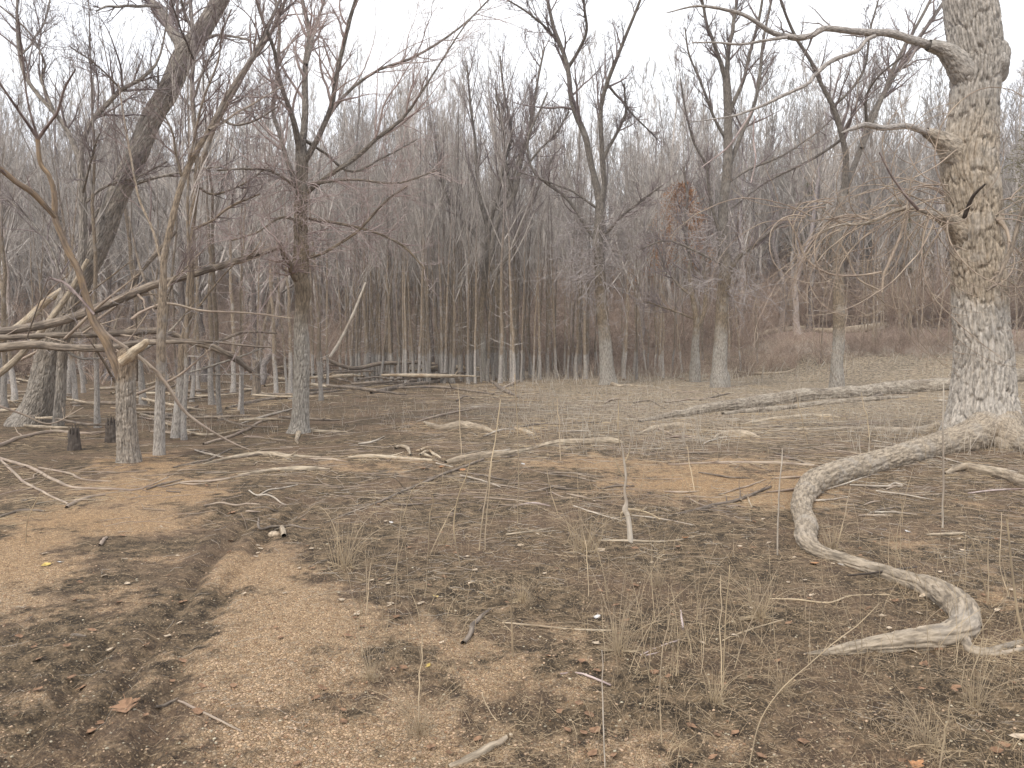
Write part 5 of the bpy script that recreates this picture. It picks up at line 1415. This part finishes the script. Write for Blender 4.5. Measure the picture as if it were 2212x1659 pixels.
n = 260
px = rng.uniform(1180, 2500, n)
y0 = rng.uniform(36, 49, n)
y0 = np.where(px > 1600, np.minimum(y0, rng.uniform(36, 43, n)), y0)
x0 = (px - CX) / FPX * y0
s = rng.uniform(0.18, 0.5, n)
instanced('low_brush', np.stack([x0, y0, ground_z(x0, y0)], -1), np.stack([s * 1.3, s * 1.3, s], -1), np.stack([s * 0, s * 0, rng.uniform(0, 6.28, n)], -1), shr_src,
          'knee-high dead brush creeping down the bank in front of the woods', 'brush')

# evergreens and the rust-coloured tree in the woods
def needle_tree(px, Y, H, wid, mat, label, seed, top_cut=0.0):
    global rng
    rng = np.random.default_rng(seed)
    x = (px - CX) / FPX * Y
    z = float(ground_z(x, Y))
    root = empty('evergreen_tree', (x, Y, z)); tag(root, label, 'tree')
    t = MB(); K = 10
    u = np.linspace(0, 1, K)
    t.tubes(np.stack([u * 0, u * 0, u * H], -1), 0.14 * (1 - 0.9 * u), 8); t.build('trunk', M_far, root)
    n = 2600
    a0 = rng.uniform(0, 6.28, n)
    lo = 0.5 if mat is M_rust else 0.12
    h = H * (lo + (1 - lo) * rng.uniform(0, 1, n) ** 0.9)
    rad = wid * np.sqrt(np.maximum(1 - (h / H) ** 1.4, 0.01)) * (0.45 + 1.1 * vn(h * 0.9, a0 * 1.3, seed + 4)) * rng.uniform(0.2, 1, n) ** 0.6 * (0.65 + 0.5 * vn(h * 1.2, rng.uniform(0, 6.28, n), seed))
    a_ = a0
    p0 = np.stack([np.cos(a_) * rad, np.sin(a_) * rad, h], -1)
    d = nrm(np.stack([np.cos(a_), np.sin(a_), rng.normal(0.2, 0.5, n)], -1) + rng.normal(0, 0.3, (n, 3)))
    L_ = rng.uniform(0.12, 0.34, n)[:, None]
    c = MB()
    sp = np.stack([p0, p0 + d * L_ * 0.5 + rng.normal(0, 0.02, (n, 3)), p0 + d * L_], 1)
    c.tubes(sp, np.stack([np.full(n, 0.01), np.full(n, 0.03), np.full(n, 0.006)], -1), 3)
    c.build('crown', mat, root)
needle_tree(1468, 48, 10.0, 3.0, M_rust, 'rust-coloured tree glowing between the bare trunks right of centre', 501)
needle_tree(1400, 60, 7.0, 1.7, M_rust, 'lower reddish tree in the shade left of the rust-coloured one', 502)
needle_tree(1745, 60, 10.0, 2.4, M_cedar, 'olive evergreen in the woods behind the V-forked tree', 503)
needle_tree(1930, 58, 8.5, 2.6, M_cedar, 'olive evergreen in the woods left of the great trunk', 504)
needle_tree(2230, 50, 14.0, 2.4, M_cedar, 'tall olive evergreen at the right edge behind the great trunk', 505)
needle_tree(1590, 64, 8.0, 2.0, M_rust, 'dull reddish tree behind the upright tree', 506)
needle_tree(2020, 62, 7.0, 2.6, M_cedar, 'low dark evergreen right beside the great trunk', 507)

# ------------------------------------------------------------------ weeds, grass, litter, pebbles
def stems(name, n, sampler, H, rad, mat, label, cat, lean=0.25, K=4, sides=3, kind='stuff'):
    x, y = sampler(n)
    z = micro(x, y)
    n = len(x)
    a_ = rng.uniform(0, 6.28, n)
    hh = rng.uniform(H[0], H[1], n) * rng.uniform(0.5, 1, n)
    d = nrm(np.stack([np.cos(a_) * lean, np.sin(a_) * lean, np.ones(n)], -1) * np.stack([rng.uniform(0, 1.6, n)] * 2 + [np.ones(n)], -1))
    o_ = np.empty((n, K, 3)); o_[:, 0] = np.stack([x, y, z - 0.01], -1)
    bend = rng.normal(0, 0.12, (n, 3))
    for j in range(1, K):
        d = nrm(d + bend + rng.normal(0, 0.06, (n, 3)))
        o_[:, j] = o_[:, j - 1] + d * (hh / (K - 1))[:, None]
    r_ = np.linspace(1, 0.45, K)[None] * rng.uniform(rad[0], rad[1], (n, 1)) * np.clip(y / 16, 1, 2.2)[:, None]
    mb = MB(); mb.tubes(o_, r_, sides)
    return tag(mb.build(name, mat), label, cat, kind=kind)

def samp(pxr, yr, p=1.0, clump=0.0):
    """random spots between two distances, more evenly in the picture than on the ground"""
    def f(n):
        px = rng.uniform(pxr[0], pxr[1], n)
        v = rng.uniform(1 / yr[1], 1 / yr[0], n) if p == 1 else 1 / rng.uniform(yr[0], yr[1], n)
        y = 1 / v
        x = (px - CX) / FPX * y
        if clump:
            k = fbm(x * clump, y * clump, 401, 2) > rng.uniform(0.3, 0.62, n)
            x, y = x[k], y[k]
        return x, y
    return f
rng = np.random.default_rng(95)
def keepl(x, y):
    px = CX + FPX * x / y
    return hsh(np.floor(x * 977), np.floor(y * 983), 5) < 0.12 + 0.88 * sm((px - 350) / 700)
stems('dry_weeds', 2600, samp((1050, 2350), (11, 38), clump=0.5), (0.12, 0.85), (0.003, 0.006), M_weed, 'pale dry weeds standing over the right half of the clearing', 'weeds')
stems('dry_weeds', 1500, samp((1150, 2350), (30, 48), 2, clump=0.35), (0.3, 1.1), (0.006, 0.009), M_weed, 'whitish weed stems along the old shore line at the foot of the bank', 'weeds')
stems('dry_weeds', 1500, samp((300, 1200), (14, 34), clump=0.4), (0.1, 0.4), (0.003, 0.005), M_weed, 'sparse dry weeds on the wet ground left of centre', 'weeds')
stems('dry_weeds', 560, samp((760, 2300), (3.6, 13), clump=1.1), (0.2, 0.9), (0.0014, 0.0027), M_stalk, 'thin upright dead stems rising here and there from the near mud', 'weeds', K=6)
stems('dry_grass', 3800, samp((640, 2350), (2.8, 12), clump=2.0), (0.04, 0.16), (0.0009, 0.002), M_straw, 'short dead grass scattered over the near mud', 'grass', lean=0.7)

def strands(name, n, sampler, Lr, rad, mat, label, cat, K=3):
    x, y = sampler(n)
    n = len(x)
    a_ = rng.uniform(0, 6.28, n)
    cur = rng.normal(0, 0.35, n)
    L_ = rng.uniform(Lr[0], Lr[1], n) ** 1.0
    o_ = np.empty((n, K, 3))
    px_, py_ = x.copy(), y.copy()
    dsc = np.clip(y / 9, 0.4, 2.6)
    L_ = L_ * dsc
    rr = rng.uniform(rad[0], rad[1], n) * dsc
    for j in range(K):
        o_[:, j, 0], o_[:, j, 1] = px_, py_
        o_[:, j, 2] = micro(px_, py_) + rr + np.abs(rng.normal(0, 0.006, n))
        a_ = a_ + cur + rng.normal(0, 0.2, n)
        px_ = px_ + np.cos(a_) * L_ / (K - 1); py_ = py_ + np.sin(a_) * L_ / (K - 1)
    mb = MB(); mb.tubes(o_, np.linspace(1, 0.6, K)[None] * rr[:, None], 3)
    return tag(mb.build(name, mat), label, cat, kind='stuff')
def off_gravel(s, keep=0.15):
    def f(n):
        x, y = s(n)
        g, _, _ = ground_masks(x, y, x * 0)
        k = rng.uniform(0, 1, len(x)) > g * (1 - keep)
        return x[k], y[k]
    return f
def kept(sm_):
    def f(n):
        x, y = sm_(n)
        k = keepl(x, y)
        return x[k], y[k]
    return f
strands('twig_litter', 19000, off_gravel(kept(samp((-60, 2300), (2.7, 34)))), (0.04, 0.22), (0.0013, 0.0028), M_straw, 'fine straw and rootlets matted on the mud', 'plant litter')
strands('twig_litter', 7000, off_gravel(kept(samp((-60, 2300), (3.2, 36), clump=0.5)), 0.2), (0.06, 0.34), (0.0013, 0.003), M_weed, 'pale dry twigs littering the clearing', 'plant litter')
strands('twig_litter', 6000, off_gravel(samp((-60, 2300), (2.7, 14), clump=1.2)), (0.04, 0.16), (0.0014, 0.003), M_logdark, 'dark rootlets matted on the near mud', 'plant litter')
strands('twig_litter', 2000, off_gravel(samp((1000, 2300), (10, 42), clump=0.6), 0.1), (0.1, 0.5), (0.0014, 0.0032), M_weed, 'tangle of pale fallen twigs over the right half of the clearing', 'plant litter')
strands('twig_litter', 900, samp((200, 2300), (7, 34), clump=0.35), (0.25, 0.8), (0.002, 0.005), M_ltwig, 'longer pale twigs strewn over the clearing', 'plant litter')

def beside(n):
    xs, ys = [], []
    for _ in range(n):
        q = LOGS[rng.integers(0, min(50, len(LOGS)))]
        k = rng.integers(0, len(q) - 1); t_ = rng.uniform()
        fx, fy = flat(q[k][0] * (1 - t_) + q[k + 1][0] * t_, max(790, q[k][1] * (1 - t_) + q[k + 1][1] * t_ + 4))
        xs.append(fx + rng.normal(0, 0.02 * fy)); ys.append(fy + rng.normal(-0.01, 0.025) * fy)
    xs, ys = np.array(xs), np.array(ys)
    k = (ys > 2.7) & (ys < 40)
    return xs[k], ys[k]
strands('twig_litter', 4200, beside, (0.05, 0.3), (0.0014, 0.0032), M_straw, 'straw and twigs drifted against the fallen wood', 'plant litter')

# tall single stalks of the foreground, each traced from foot to tip
ST = [((925, 1200, 4), (928, 1140, 4), (937, 1070, 3), 'tall dry stalk left of the ring of bent stems'), ((928, 1200, 3), (955, 1140, 3), (990, 1075, 3), 'dry stalk leaning right, left of the grass by the clearing middle'),
      ((995, 1225, 4), (980, 1120, 4), (1016, 992, 3), 'curved stalk rising in front of the long tan log'), ((1035, 1190, 4), (1045, 1101, 4), (1083, 862, 3), 'very tall stalk leaning right over the knobby root'),
      ((1048, 1190, 3), (1050, 1130, 3), (1062, 1000, 3), 'upright stalk beside the very tall leaning one'), ((1118, 1130, 3), (1120, 1000, 3), (1114, 812, 3), 'tall thin upright stalk in the centre'),
      ((997, 990, 3), (993, 910, 3), (990, 830, 2), 'thin stalk just behind the log end'), ((1211, 994, 3), (1208, 930, 3), (1205, 854, 2), 'thin stalk above the right part of the tan log'),
      ((1560, 1500, 4), (1556, 1370, 4), (1558, 1243, 3), 'left of two upright stalks in the lower right'), ((1562, 1495, 4), (1564, 1382, 4), (1576, 1220, 3), 'right of two upright stalks in the lower right'),
      ((1616, 1655, 4), (1671, 1510, 4), (1900, 1304, 3), 'long stalk leaning far right across the mud near the root'), ((2222, 1420, 7), (2196, 1309, 7), (2177, 1123, 5), 'pale thick stalk at the right edge'),
      ((2180, 1290, 4), (2160, 1220, 3), (2164, 1110, 3), 'thin bowed stalk at the right edge'), ((1679, 1200, 5), (1682, 1080, 5), (1690, 970, 4), 'grey upright stem left of the snaking root bend'),
      ((2036, 1140, 6), (2037, 1000, 6), (2038, 828, 4), 'slim grey sapling stem in front of the great tree'), ((1806, 1190, 4), (1825, 1110, 3), (1837, 1050, 3), 'stalk rising from the root bend'),
      ((2132, 1290, 4), (2110, 1200, 4), (2088, 1143, 3), 'stalk leaning left at the right side'), ((2134, 1300, 4), (2136, 1230, 4), (2134, 1165, 3), 'upright stalk at the right side'),
      ((2029, 1665, 6), (2042, 1580, 6), (2054, 1512, 4), 'short thick stalk at the lower right'), ((1430, 1610, 4), (1426, 1455, 4), (1447, 1312, 3), 'tall stalk in the lower centre right'),
      ((1307, 1660, 4), (1302, 1540, 4), (1300, 1404, 3), 'tall brown stalk at the bottom centre'), ((904, 1570, 4), (906, 1470, 4), (914, 1370, 3), 'stalk on the gravel edge at the bottom'),
      ((1108, 1420, 7), (1106, 1370, 5), (1104, 1265, 3), 'dark dead stem in the near mud'), ((1075, 1560, 3), (1055, 1530, 3), (1042, 1495, 3), 'short leaning stalk at the bottom'),
      ((1180, 1320, 3), (1160, 1290, 3), (1165, 1250, 3), 'short bowed stalk in the near mud'), ((1272, 1290, 3), (1268, 1210, 3), (1262, 1150, 2), 'thin stalk beside the largest grass clump'),
      ((870, 1120, 3), (900, 1050, 3), (985, 1040, 2), 'stem bent over in an arch left of centre'), ((1500, 1060, 3), (1492, 1010, 3), (1484, 960, 2), 'thin stalk on the orange gravel'),
      ((1340, 970, 3), (1334, 920, 3), (1338, 860, 2), 'thin stalk behind the sapling stub'), ((1205, 1110, 3), (1190, 1060, 3), (1180, 1010, 2), 'thin stalk in front of the tan log'),
      ((790, 1330, 3), (796, 1280, 3), (800, 1215, 2), 'thin stalk right of the left grass clump'), ((2105, 1440, 4), (2118, 1400, 4), (2124, 1350, 3), 'broken pale reed behind the root curl'),
      ((1880, 960, 3), (1872, 900, 3), (1860, 850, 2), 'forked weed stem near the great root'), ((1745, 960, 3), (1730, 900, 3), (1722, 852, 2), 'weed stem in front of the split slab'),
      ((56, 1172, 4), (60, 1120, 3), (90, 1060, 2), 'small dry twig standing at the left edge')]
for a_, b_, c_, lab in ST:
    g = hit(a_[0], a_[1])
    Y = g[1]
    p, rr = trace([a_, b_, c_], Y, 22, bend=rng.uniform(-0.2, 0.2) * Y / 4)
    p = p + wobble(22, 8) * 0.0011 * Y * np.linspace(0, 1, 22)[:, None]
    p[0, 2] -= 0.02
    rr = rr * 0.72
    mb = MB(); mb.tubes(p, rr, 5)
    if rng.uniform() < 0.5:
        c1, q1 = grow(p[None], rr[None], 3, 0.3, 0.95, (0.4, 0.9), 0.18, 5, 0.1, 0.05, 0.6, 0.0012, 0.03, 0.3)
        mb.tubes(c1, q1, 3)
    tag(mb.build('dry_stalk', M_weed if 'grey' in lab or 'brown' in lab else M_stalk, loc=p[0]), lab, 'stalk')

# sapling stub
g = hit(1361, 1170); Y = g[1]
stub = empty('sapling_stub', g); tag(stub, 'leafless sapling stub standing alone at the near edge of the orange gravel', 'sapling')
p, rr = trace([(1362, 1175, 15), (1361, 1160, 12), (1358, 1125, 10), (1355, 1112, 11), (1350, 1100, 12), (1353, 1086, 7), (1349, 1060, 5), (1352, 1030, 5), (1346, 980, 4), (1343, 958, 2)], Y, 50)
mb = MB(); mb.tubes(p, rr, 10, relief(0.02, 0.1, 0.002, 0.5, 0.2, 3, 0.03)); mb.build('stem', M_weed, stub, loc=g)
for pts in ([(1355, 1100, 7), (1375, 1102, 5), (1400, 1108, 4), (1426, 1122, 3)], [(1351, 1040, 4), (1335, 1010, 3), (1328, 985, 2)], [(1349, 1000, 3), (1358, 980, 3), (1362, 965, 2)], [(1352, 1100, 8), (1343, 1110, 5), (1341, 1122, 2)]):
    p, rr = trace(pts, Y, 14, bend=rng.uniform(-0.1, 0.1)); mb = MB(); mb.tubes(p, rr, 6)
    c1, q1 = grow(p[None], rr[None], 5, 0.3, 1, (0.5, 1.1), 0.35, 5, 0.15, 0.03, 0.5, 0.0012, 0.02, 0.15)
    mb.tubes(c1, q1, 3)
    mb.build('twig', M_stalk, stub, loc=g)

# grass clumps
TUFT = []
for k in range(4):
    rng = np.random.default_rng(700 + k)
    n = 46; K = 5
    a_ = rng.uniform(0, 6.28, n); rad = rng.uniform(0, 0.07, n)
    o_ = np.empty((n, K, 3)); o_[:, 0] = np.stack([np.cos(a_) * rad, np.sin(a_) * rad, np.full(n, -0.01)], -1)
    le = rng.uniform(0.05, 0.5, n)
    d = nrm(np.stack([np.cos(a_) * le, np.sin(a_) * le, np.ones(n)], -1))
    L_ = rng.uniform(0.06, 0.34, n)
    for j in range(1, K):
        d = nrm(d + rng.normal(0, 0.05, (n, 3)))
        o_[:, j] = o_[:, j - 1] + d * (L_ / (K - 1))[:, None]
    mb = MB(); mb.tubes(o_, np.linspace(1, 0.5, K)[None] * rng.uniform(0.0009, 0.0017, (n, 1)), 4)
    n3 = 9
    a3 = rng.uniform(0, 6.28, n3); o3 = np.empty((n3, 9, 3)); o3[:, 0] = 0
    d3 = nrm(np.stack([np.cos(a3) * 0.35, np.sin(a3) * 0.35, np.ones(n3)], -1))
    l3 = rng.uniform(0.3, 0.7, n3)
    for j in range(1, 9):
        d3 = nrm(d3 + np.stack([np.cos(a3) * 0.13, np.sin(a3) * 0.13, np.full(n3, -0.14)], -1) * rng.uniform(0.2, 1.6, (n3, 1)))
        o3[:, j] = o3[:, j - 1] + d3 * (l3 / 8)[:, None]
    o3[..., 2] = np.maximum(o3[..., 2], 0.004)
    mb0 = (o3, np.linspace(1, 0.5, 9)[None] * rng.uniform(0.0012, 0.002, (n3, 1)))
    mb.tubes(*mb0, 4)
    # matted foot
    n2 = 40
    a_ = rng.uniform(0, 6.28, n2)
    o2 = np.empty((n2, 4, 3)); o2[:, 0] = np.stack([np.cos(a_) * 0.02, np.sin(a_) * 0.02, np.full(n2, 0.005)], -1)
    d = nrm(np.stack([np.cos(a_), np.sin(a_), rng.uniform(0.1, 0.6, n2)], -1))
    for j in range(1, 4):
        d = nrm(d + rng.normal(0, 0.3, (n2, 3)) + [0, 0, -0.25]); o2[:, j] = o2[:, j - 1] + d * rng.uniform(0.02, 0.05, (n2, 1))
    o2[..., 2] = np.maximum(o2[..., 2], 0.002)
    mb.tubes(o2, np.full((n2, 4), 0.0012), 3)
    TUFT.append(mb.mesh('grass_clump', M_stalk))
rng = np.random.default_rng(99)
TU = [(745, 1225, 1.25, 'bushy dry grass clump in front of the rut edge'), (1265, 1190, 1.5, 'largest dry grass clump, its stems fanned out, in the centre'), (1640, 1338, 1.0, 'dry grass clump left of the snaking root curve'),
      (1335, 1412, 1.0, 'brown grass clump near the peeled stick'), (1795, 1190, 0.9, 'small grass clump growing against the snaking root'), (905, 1588, 0.7, 'withered grass tuft on the gravel edge at the bottom'),
      (800, 1470, 0.6, 'low withered tuft on the near gravel'), (1130, 1300, 0.7, 'low grass tuft in the near mud centre'), (1545, 1520, 0.55, 'low grass tuft by the two upright stalks'), (2110, 1530, 0.8, 'ragged tuft below the root curl'),
      (960, 1175, 0.7, 'small tuft among the tall stalks'), (1420, 1265, 0.6, 'low tuft left of the pale stick'), (1690, 1500, 0.5, 'tiny tuft under the leaning stalk'), (2000, 1610, 0.7, 'small tuft at the lower right'),
      (620, 1470, 0.0, '')]
for k, (px_, py_, s, lab) in enumerate(TU):
    if not s: continue
    g = hit(px_, py_)
    o = bpy.data.objects.new('grass_clump', TUFT[k % 4]); C.objects.link(o)
    o.location = (g[0], g[1], float(micro(g[0], g[1]))); o.rotation_euler = (0, 0, rng.uniform(0, 6.28)); o.scale = (s, s, s)
    tag(o, lab, 'grass', 'dry grass clumps in the mud')

# leaves
def leaf_mesh(k, size=0.05, oak=False):
    r_ = np.random.default_rng(800 + k)
    n = 9 if (oak or size > 0.08) and k < 30 else 5
    t = np.linspace(0, 1, n)
    wd = np.sin(np.pi * t ** 0.8) * (0.42 + (0.2 * np.sin(t * 22) if oak else 0.0))
    wd[0] = wd[-1] = 0.02
    curl = r_.uniform(0.2, 0.6)
    V, F = [], []
    for j in range(n):
        y = (t[j] - 0.5)
        zc = curl * y * y
        V += [(-wd[j] * (1 + r_.normal(0, .1)), y, zc + abs(wd[j]) * curl * 0.8), (0, y, zc), (wd[j] * (1 + r_.normal(0, .1)), y, zc + wd[j] * curl * r_.uniform(0.2, 1))]
    for j in range(n - 1):
        a = j * 3
        F += [(a, a + 1, a + 4, a + 3), (a + 1, a + 2, a + 5, a + 4)]
    st = len(V)
    V += [(0, -0.5, 0.25 * curl), (0.02, -0.5, 0.25 * curl), (0.05, -0.8, 0.25 * curl + 0.05), (0.03, -0.8, 0.25 * curl + 0.05)]
    F += [(st, st + 1, st + 2, st + 3)]
    return np.array(V) * size, np.array(F)
LF = [(1760, 1222, 1, 0.085, 'bright orange dead leaf tucked beside the snaking root'), (1815, 1225, 2, 0.05, 'pale leaf beside the orange one at the root'), (1290, 1343, 2, 0.05, 'white curled leaf on the near mud'),
      (852, 1289, 0, 0.055, 'round pale leaf on the near mud left of centre'), (1125, 1180, 0, 0.06, 'pinkish curled leaf near the grass clump'), (1297, 1190, 0, 0.09, 'large tan leaf caught in the largest grass clump'),
      (1285, 1583, 3, 0.06, 'flat brown leaf near the bottom centre'), (500, 1110, 3, 0.085, 'tan oak leaf lying on the rutted mud'), (497, 1170, 1, 0.06, 'small orange leaf between the ruts'), (272, 1535, 3, 0.11, 'brown oak leaf at the lower left'),
      (915, 1014, 1, 0.09, 'first orange leaf in front of the pale barkless stick'), (955, 1010, 1, 0.09, 'second orange leaf in front of the pale barkless stick'), (1000, 1017, 1, 0.09, 'third orange leaf below the tan log end'),
      (845, 1130, 2, 0.05, 'small white leaf in the mid mud'), (1975, 1655, 1, 0.09, 'orange oak leaf at the bottom edge right'), (2205, 1600, 0, 0.1, 'large tan leaf at the right bottom corner'), (1960, 1150, 2, 0.05, 'white leaf right of the snaking root bend'),
      (100, 1222, 4, 0.07, 'yellow leaf on the left gravel'), (130, 1216, 2, 0.05, 'white leaf right of the yellow one'), (1130, 1003, 2, 0.06, 'white leaf in front of the tan log'), (1480, 1166, 1, 0.07, 'red-orange leaf near the brown stick'),
      (940, 1290, 4, 0.045, 'small ochre leaf on the near mud'), (1995, 1290, 0, 0.06, 'tan leaf inside the root curl'), (925, 1440, 4, 0.035, 'tiny yellow leaf on the near gravel')]
for k, (px_, py_, mi, s, lab) in enumerate(LF):
    g = hit(px_, py_)
    V, F = leaf_mesh(k, s, oak='oak' in lab)
    mb = MB(); mb.add(V, F)
    o = mb.build('dead_leaf', M_leaf[mi])
    o.location = (g[0], g[1], float(micro(g[0], g[1])) + 0.006); o.rotation_euler = (rng.uniform(-0.3, 0.3), rng.uniform(-0.3, 0.3), rng.uniform(0, 6.28))
    tag(o, lab, 'leaf')
# scattered small leaves as litter
for nm, nn, rng_y, sz, mi, lab in (('fallen_leaves', 110, (4, 24), (0.03, 0.05), 0, 'small tan leaves strewn over the clearing'), ('fallen_leaves', 200, (2.9, 24), (0.03, 0.055), 3, 'small brown leaves strewn over the clearing'),
                                   ('fallen_leaves', 1100, (33, 60), (0.07, 0.17), 3, 'reddish-brown leaf litter on the bank')):
    mb = MB()
    x, y = samp((-50, 2300) if nn < 1000 else (1200, 2400), rng_y, 1 if nn < 1000 else 2)(nn)
    z = micro(x, y)
    for k in range(nn):
        V, F = leaf_mesh(k % 40, rng.uniform(*sz))
        a_ = rng.uniform(0, 6.28); ca, sa = math.cos(a_), math.sin(a_)
        tl = rng.uniform(-0.4, 0.4)
        V = V @ np.array([[ca, sa, 0], [-sa, ca, 0], [0, 0, 1]]) ; V[:, 2] += V[:, 0] * tl
        mb.add(V + [x[k], y[k], z[k] + 0.008], F)
    tag(mb.build(nm, M_leaf[mi]), lab, 'leaves', kind='stuff')

# pebbles
def ico():
    p = (1 + 5 ** 0.5) / 2
    v = np.array([(-1, p, 0), (1, p, 0), (-1, -p, 0), (1, -p, 0), (0, -1, p), (0, 1, p), (0, -1, -p), (0, 1, -p), (p, 0, -1), (p, 0, 1), (-p, 0, -1), (-p, 0, 1)], float)
    f = np.array([(0, 11, 5), (0, 5, 1), (0, 1, 7), (0, 7, 10), (0, 10, 11), (1, 5, 9), (5, 11, 4), (11, 10, 2), (10, 7, 6), (7, 1, 8), (3, 9, 4), (3, 4, 2), (3, 2, 6), (3, 6, 8), (3, 8, 9), (4, 9, 5), (2, 4, 11), (6, 2, 10), (8, 6, 7), (9, 8, 1)])
    return v / np.linalg.norm(v[0]), f
IV, IF = ico()
def pebbles(n, pxr, yr, size, mat, label, on_grav=True):
    x, y = samp(pxr, yr)(n)
    g, _, _ = ground_masks(x, y, x * 0)
    k = rng.uniform(0, 1, len(x)) < (g * 0.97 + 0.03 if on_grav else 1 - 0.7 * g)
    x, y = x[k], y[k]
    m_ = len(x)
    s = rng.uniform(size[0], size[1], m_) * rng.uniform(0.5, 1, m_)
    sc = np.stack([s, s * rng.uniform(0.6, 0.95, m_), s * rng.uniform(0.35, 0.6, m_)], -1)
    V = IV[None] * (1 + rng.normal(0, 0.12, (m_, 12, 1))) * sc[:, None]
    a_ = rng.uniform(0, 6.28, m_)
    c, s_ = np.cos(a_)[:, None], np.sin(a_)[:, None]
    X = V[..., 0] * c - V[..., 1] * s_; Yv = V[..., 0] * s_ + V[..., 1] * c
    V = np.stack([X + x[:, None], Yv + y[:, None], V[..., 2] + (micro(x, y) + sc[:, 2] * 0.15)[:, None]], -1)
    F = IF[None] + (np.arange(m_) * 12)[:, None, None]
    mb = MB(); mb.add(V, F.reshape(-1, 3), np.repeat(rng.uniform(0, 9, (m_, 1, 3)), 12, 1))
    return tag(mb.build('gravel', mat, smooth=True), label, 'gravel', kind='stuff')
M_pb = flatmat('tan_pebble', (0.42, 0.30, 0.20), 0.7, 0.4, 1.5)
M_pb2 = flatmat('brown_pebble', (0.25, 0.15, 0.09), 0.7, 0.4, 1.5)
M_pb3 = flatmat('pale_pebble', (0.46, 0.40, 0.29), 0.6, 0.3, 1.5)
pebbles(22000, (-60, 2300), (2.6, 8), (0.004, 0.0105), M_pb, 'tan pebbles of the near gravel')
pebbles(9000, (-60, 2300), (2.6, 8), (0.004, 0.0095), M_pb2, 'brown pebbles of the near gravel')
pebbles(2600, (-60, 2300), (2.6, 7), (0.004, 0.01), M_pb, 'tan pebbles loose on the near mud', on_grav=False)
pebbles(900, (-60, 2300), (2.6, 7), (0.006, 0.011), M_pb3, 'pale pebbles scattered on the near ground', on_grav=False)

# two stones by the hooked twig, and other single stones
for k, (px_, py_, s, sq, mt, lab) in enumerate(((592, 1158, 0.05, 0.6, M_leaf[0], 'pale rounded stone at the right side of the ruts'), (1275, 1580, 0.0, 0.4, M_pb3, ''), (1372, 1186, 0.03, 0.5, M_pb2, 'small dark stone near the stub foot'))):
    if not s: continue
    g = hit(px_, py_)
    rr = np.random.default_rng(k + 3)
    u = np.linspace(0, math.pi, 12)[:, None]; v = np.linspace(0, 2 * math.pi, 20, endpoint=False)[None]
    rad = 1 + 0.25 * (fbm(np.cos(v) * np.sin(u) + 4, np.cos(u) + np.sin(v) * np.sin(u) + 3, 77 + k, 3) - 0.5)
    V = np.stack([rad * np.sin(u) * np.cos(v), rad * np.sin(u) * np.sin(v) * 0.8, rad * np.cos(u) * sq + 0 * v], -1) * s
    i_ = np.arange(11)[:, None] * 20; a_ = np.arange(20)[None]; b_ = (a_ + 1) % 20
    mb = MB(); mb.add(V, np.stack([i_ + a_, i_ + 20 + a_, i_ + 20 + b_, i_ + b_], -1).reshape(-1, 4))
    o = mb.build('stone', mt); o.location = (g[0], g[1], g[2] + s * sq * 0.4)
    tag(o, lab, 'stone')
ground_piece([(613, 1160, 11), (611, 1150, 12), (609, 1140, 8)], 'upright brown wood knot beside the pale stone', M_logtan, 'wood_chunk', 'wood', 10, 16, 0.0)
# splintered pale wood heap by the tan log
for k in range(7):
    x0, y0 = 932 + rng.normal(0, 12), 980 + rng.normal(0, 6)
    a_ = rng.uniform(-0.8, 0.8)
    ground_piece([(x0 - 14 * math.cos(a_), y0 + 8 * math.sin(a_), 5), (x0, y0, 7), (x0 + 14 * math.cos(a_), y0 - 8 * math.sin(a_), 3)], 'pale splinter of shattered wood beside the long tan log', M_bare, 'wood_chunk', 'wood', 6, 12, -0.4, rng.uniform(0, 0.06), 0, 0, 'shattered wood by the tan log')
# strewn sticks, things, across the clearing
rng = np.random.default_rng(101)
for k in range(90):
    px_ = rng.uniform(300, 2200); yv = rng.uniform(860, 1120)
    L_ = rng.uniform(30, 130); a_ = rng.normal(0, 0.5)
    pts = [(px_, yv, 3), (px_ + L_ / 2, yv - L_ * .2 * math.sin(a_) + rng.normal(0, 3), rng.uniform(3, 5.5)), (px_ + L_, max(850, yv - L_ * .4 * math.sin(a_)), 2)]
    z_ = 'left' if px_ < 800 else ('middle' if px_ < 1500 else 'right')
    ground_piece(pts, f'small dry stick strewn on the {z_} of the clearing floor', [M_ltwig, M_log, M_weed][k % 3], 'stick', 'stick', 6, 20, -0.1, 0, 0, 2, f'sticks strewn on the {z_} of the clearing')

# ------------------------------------------------------------------ damp winter air
hz = MB()
X0, Y0, Z0, X1, Y1, Z1 = -440, -440, -1.5, 440, 440, 48
V = [(x, y, z) for z in (Z0, Z1) for x, y in ((X0, Y0), (X1, Y0), (X1, Y1), (X0, Y1))]
hz.add(V, [(3, 2, 1, 0), (4, 5, 6, 7), (0, 1, 5, 4), (1, 2, 6, 5), (2, 3, 7, 6), (3, 0, 4, 7)])
mh = bpy.data.materials.new('haze'); mh.use_nodes = True
mh.node_tree.nodes.clear()
mo = mh.node_tree.nodes.new('ShaderNodeOutputMaterial')
pv = mh.node_tree.nodes.new('ShaderNodeVolumePrincipled')
pv.inputs['Color'].default_value = (1.0, 0.985, 0.99, 1)
pv.inputs['Density'].default_value = 0.001
mh.node_tree.links.new(pv.outputs[0], mo.inputs['Volume'])
tag(hz.build('haze', mh, smooth=False), 'thin pale winter haze between the trees', 'haze', kind='stuff')
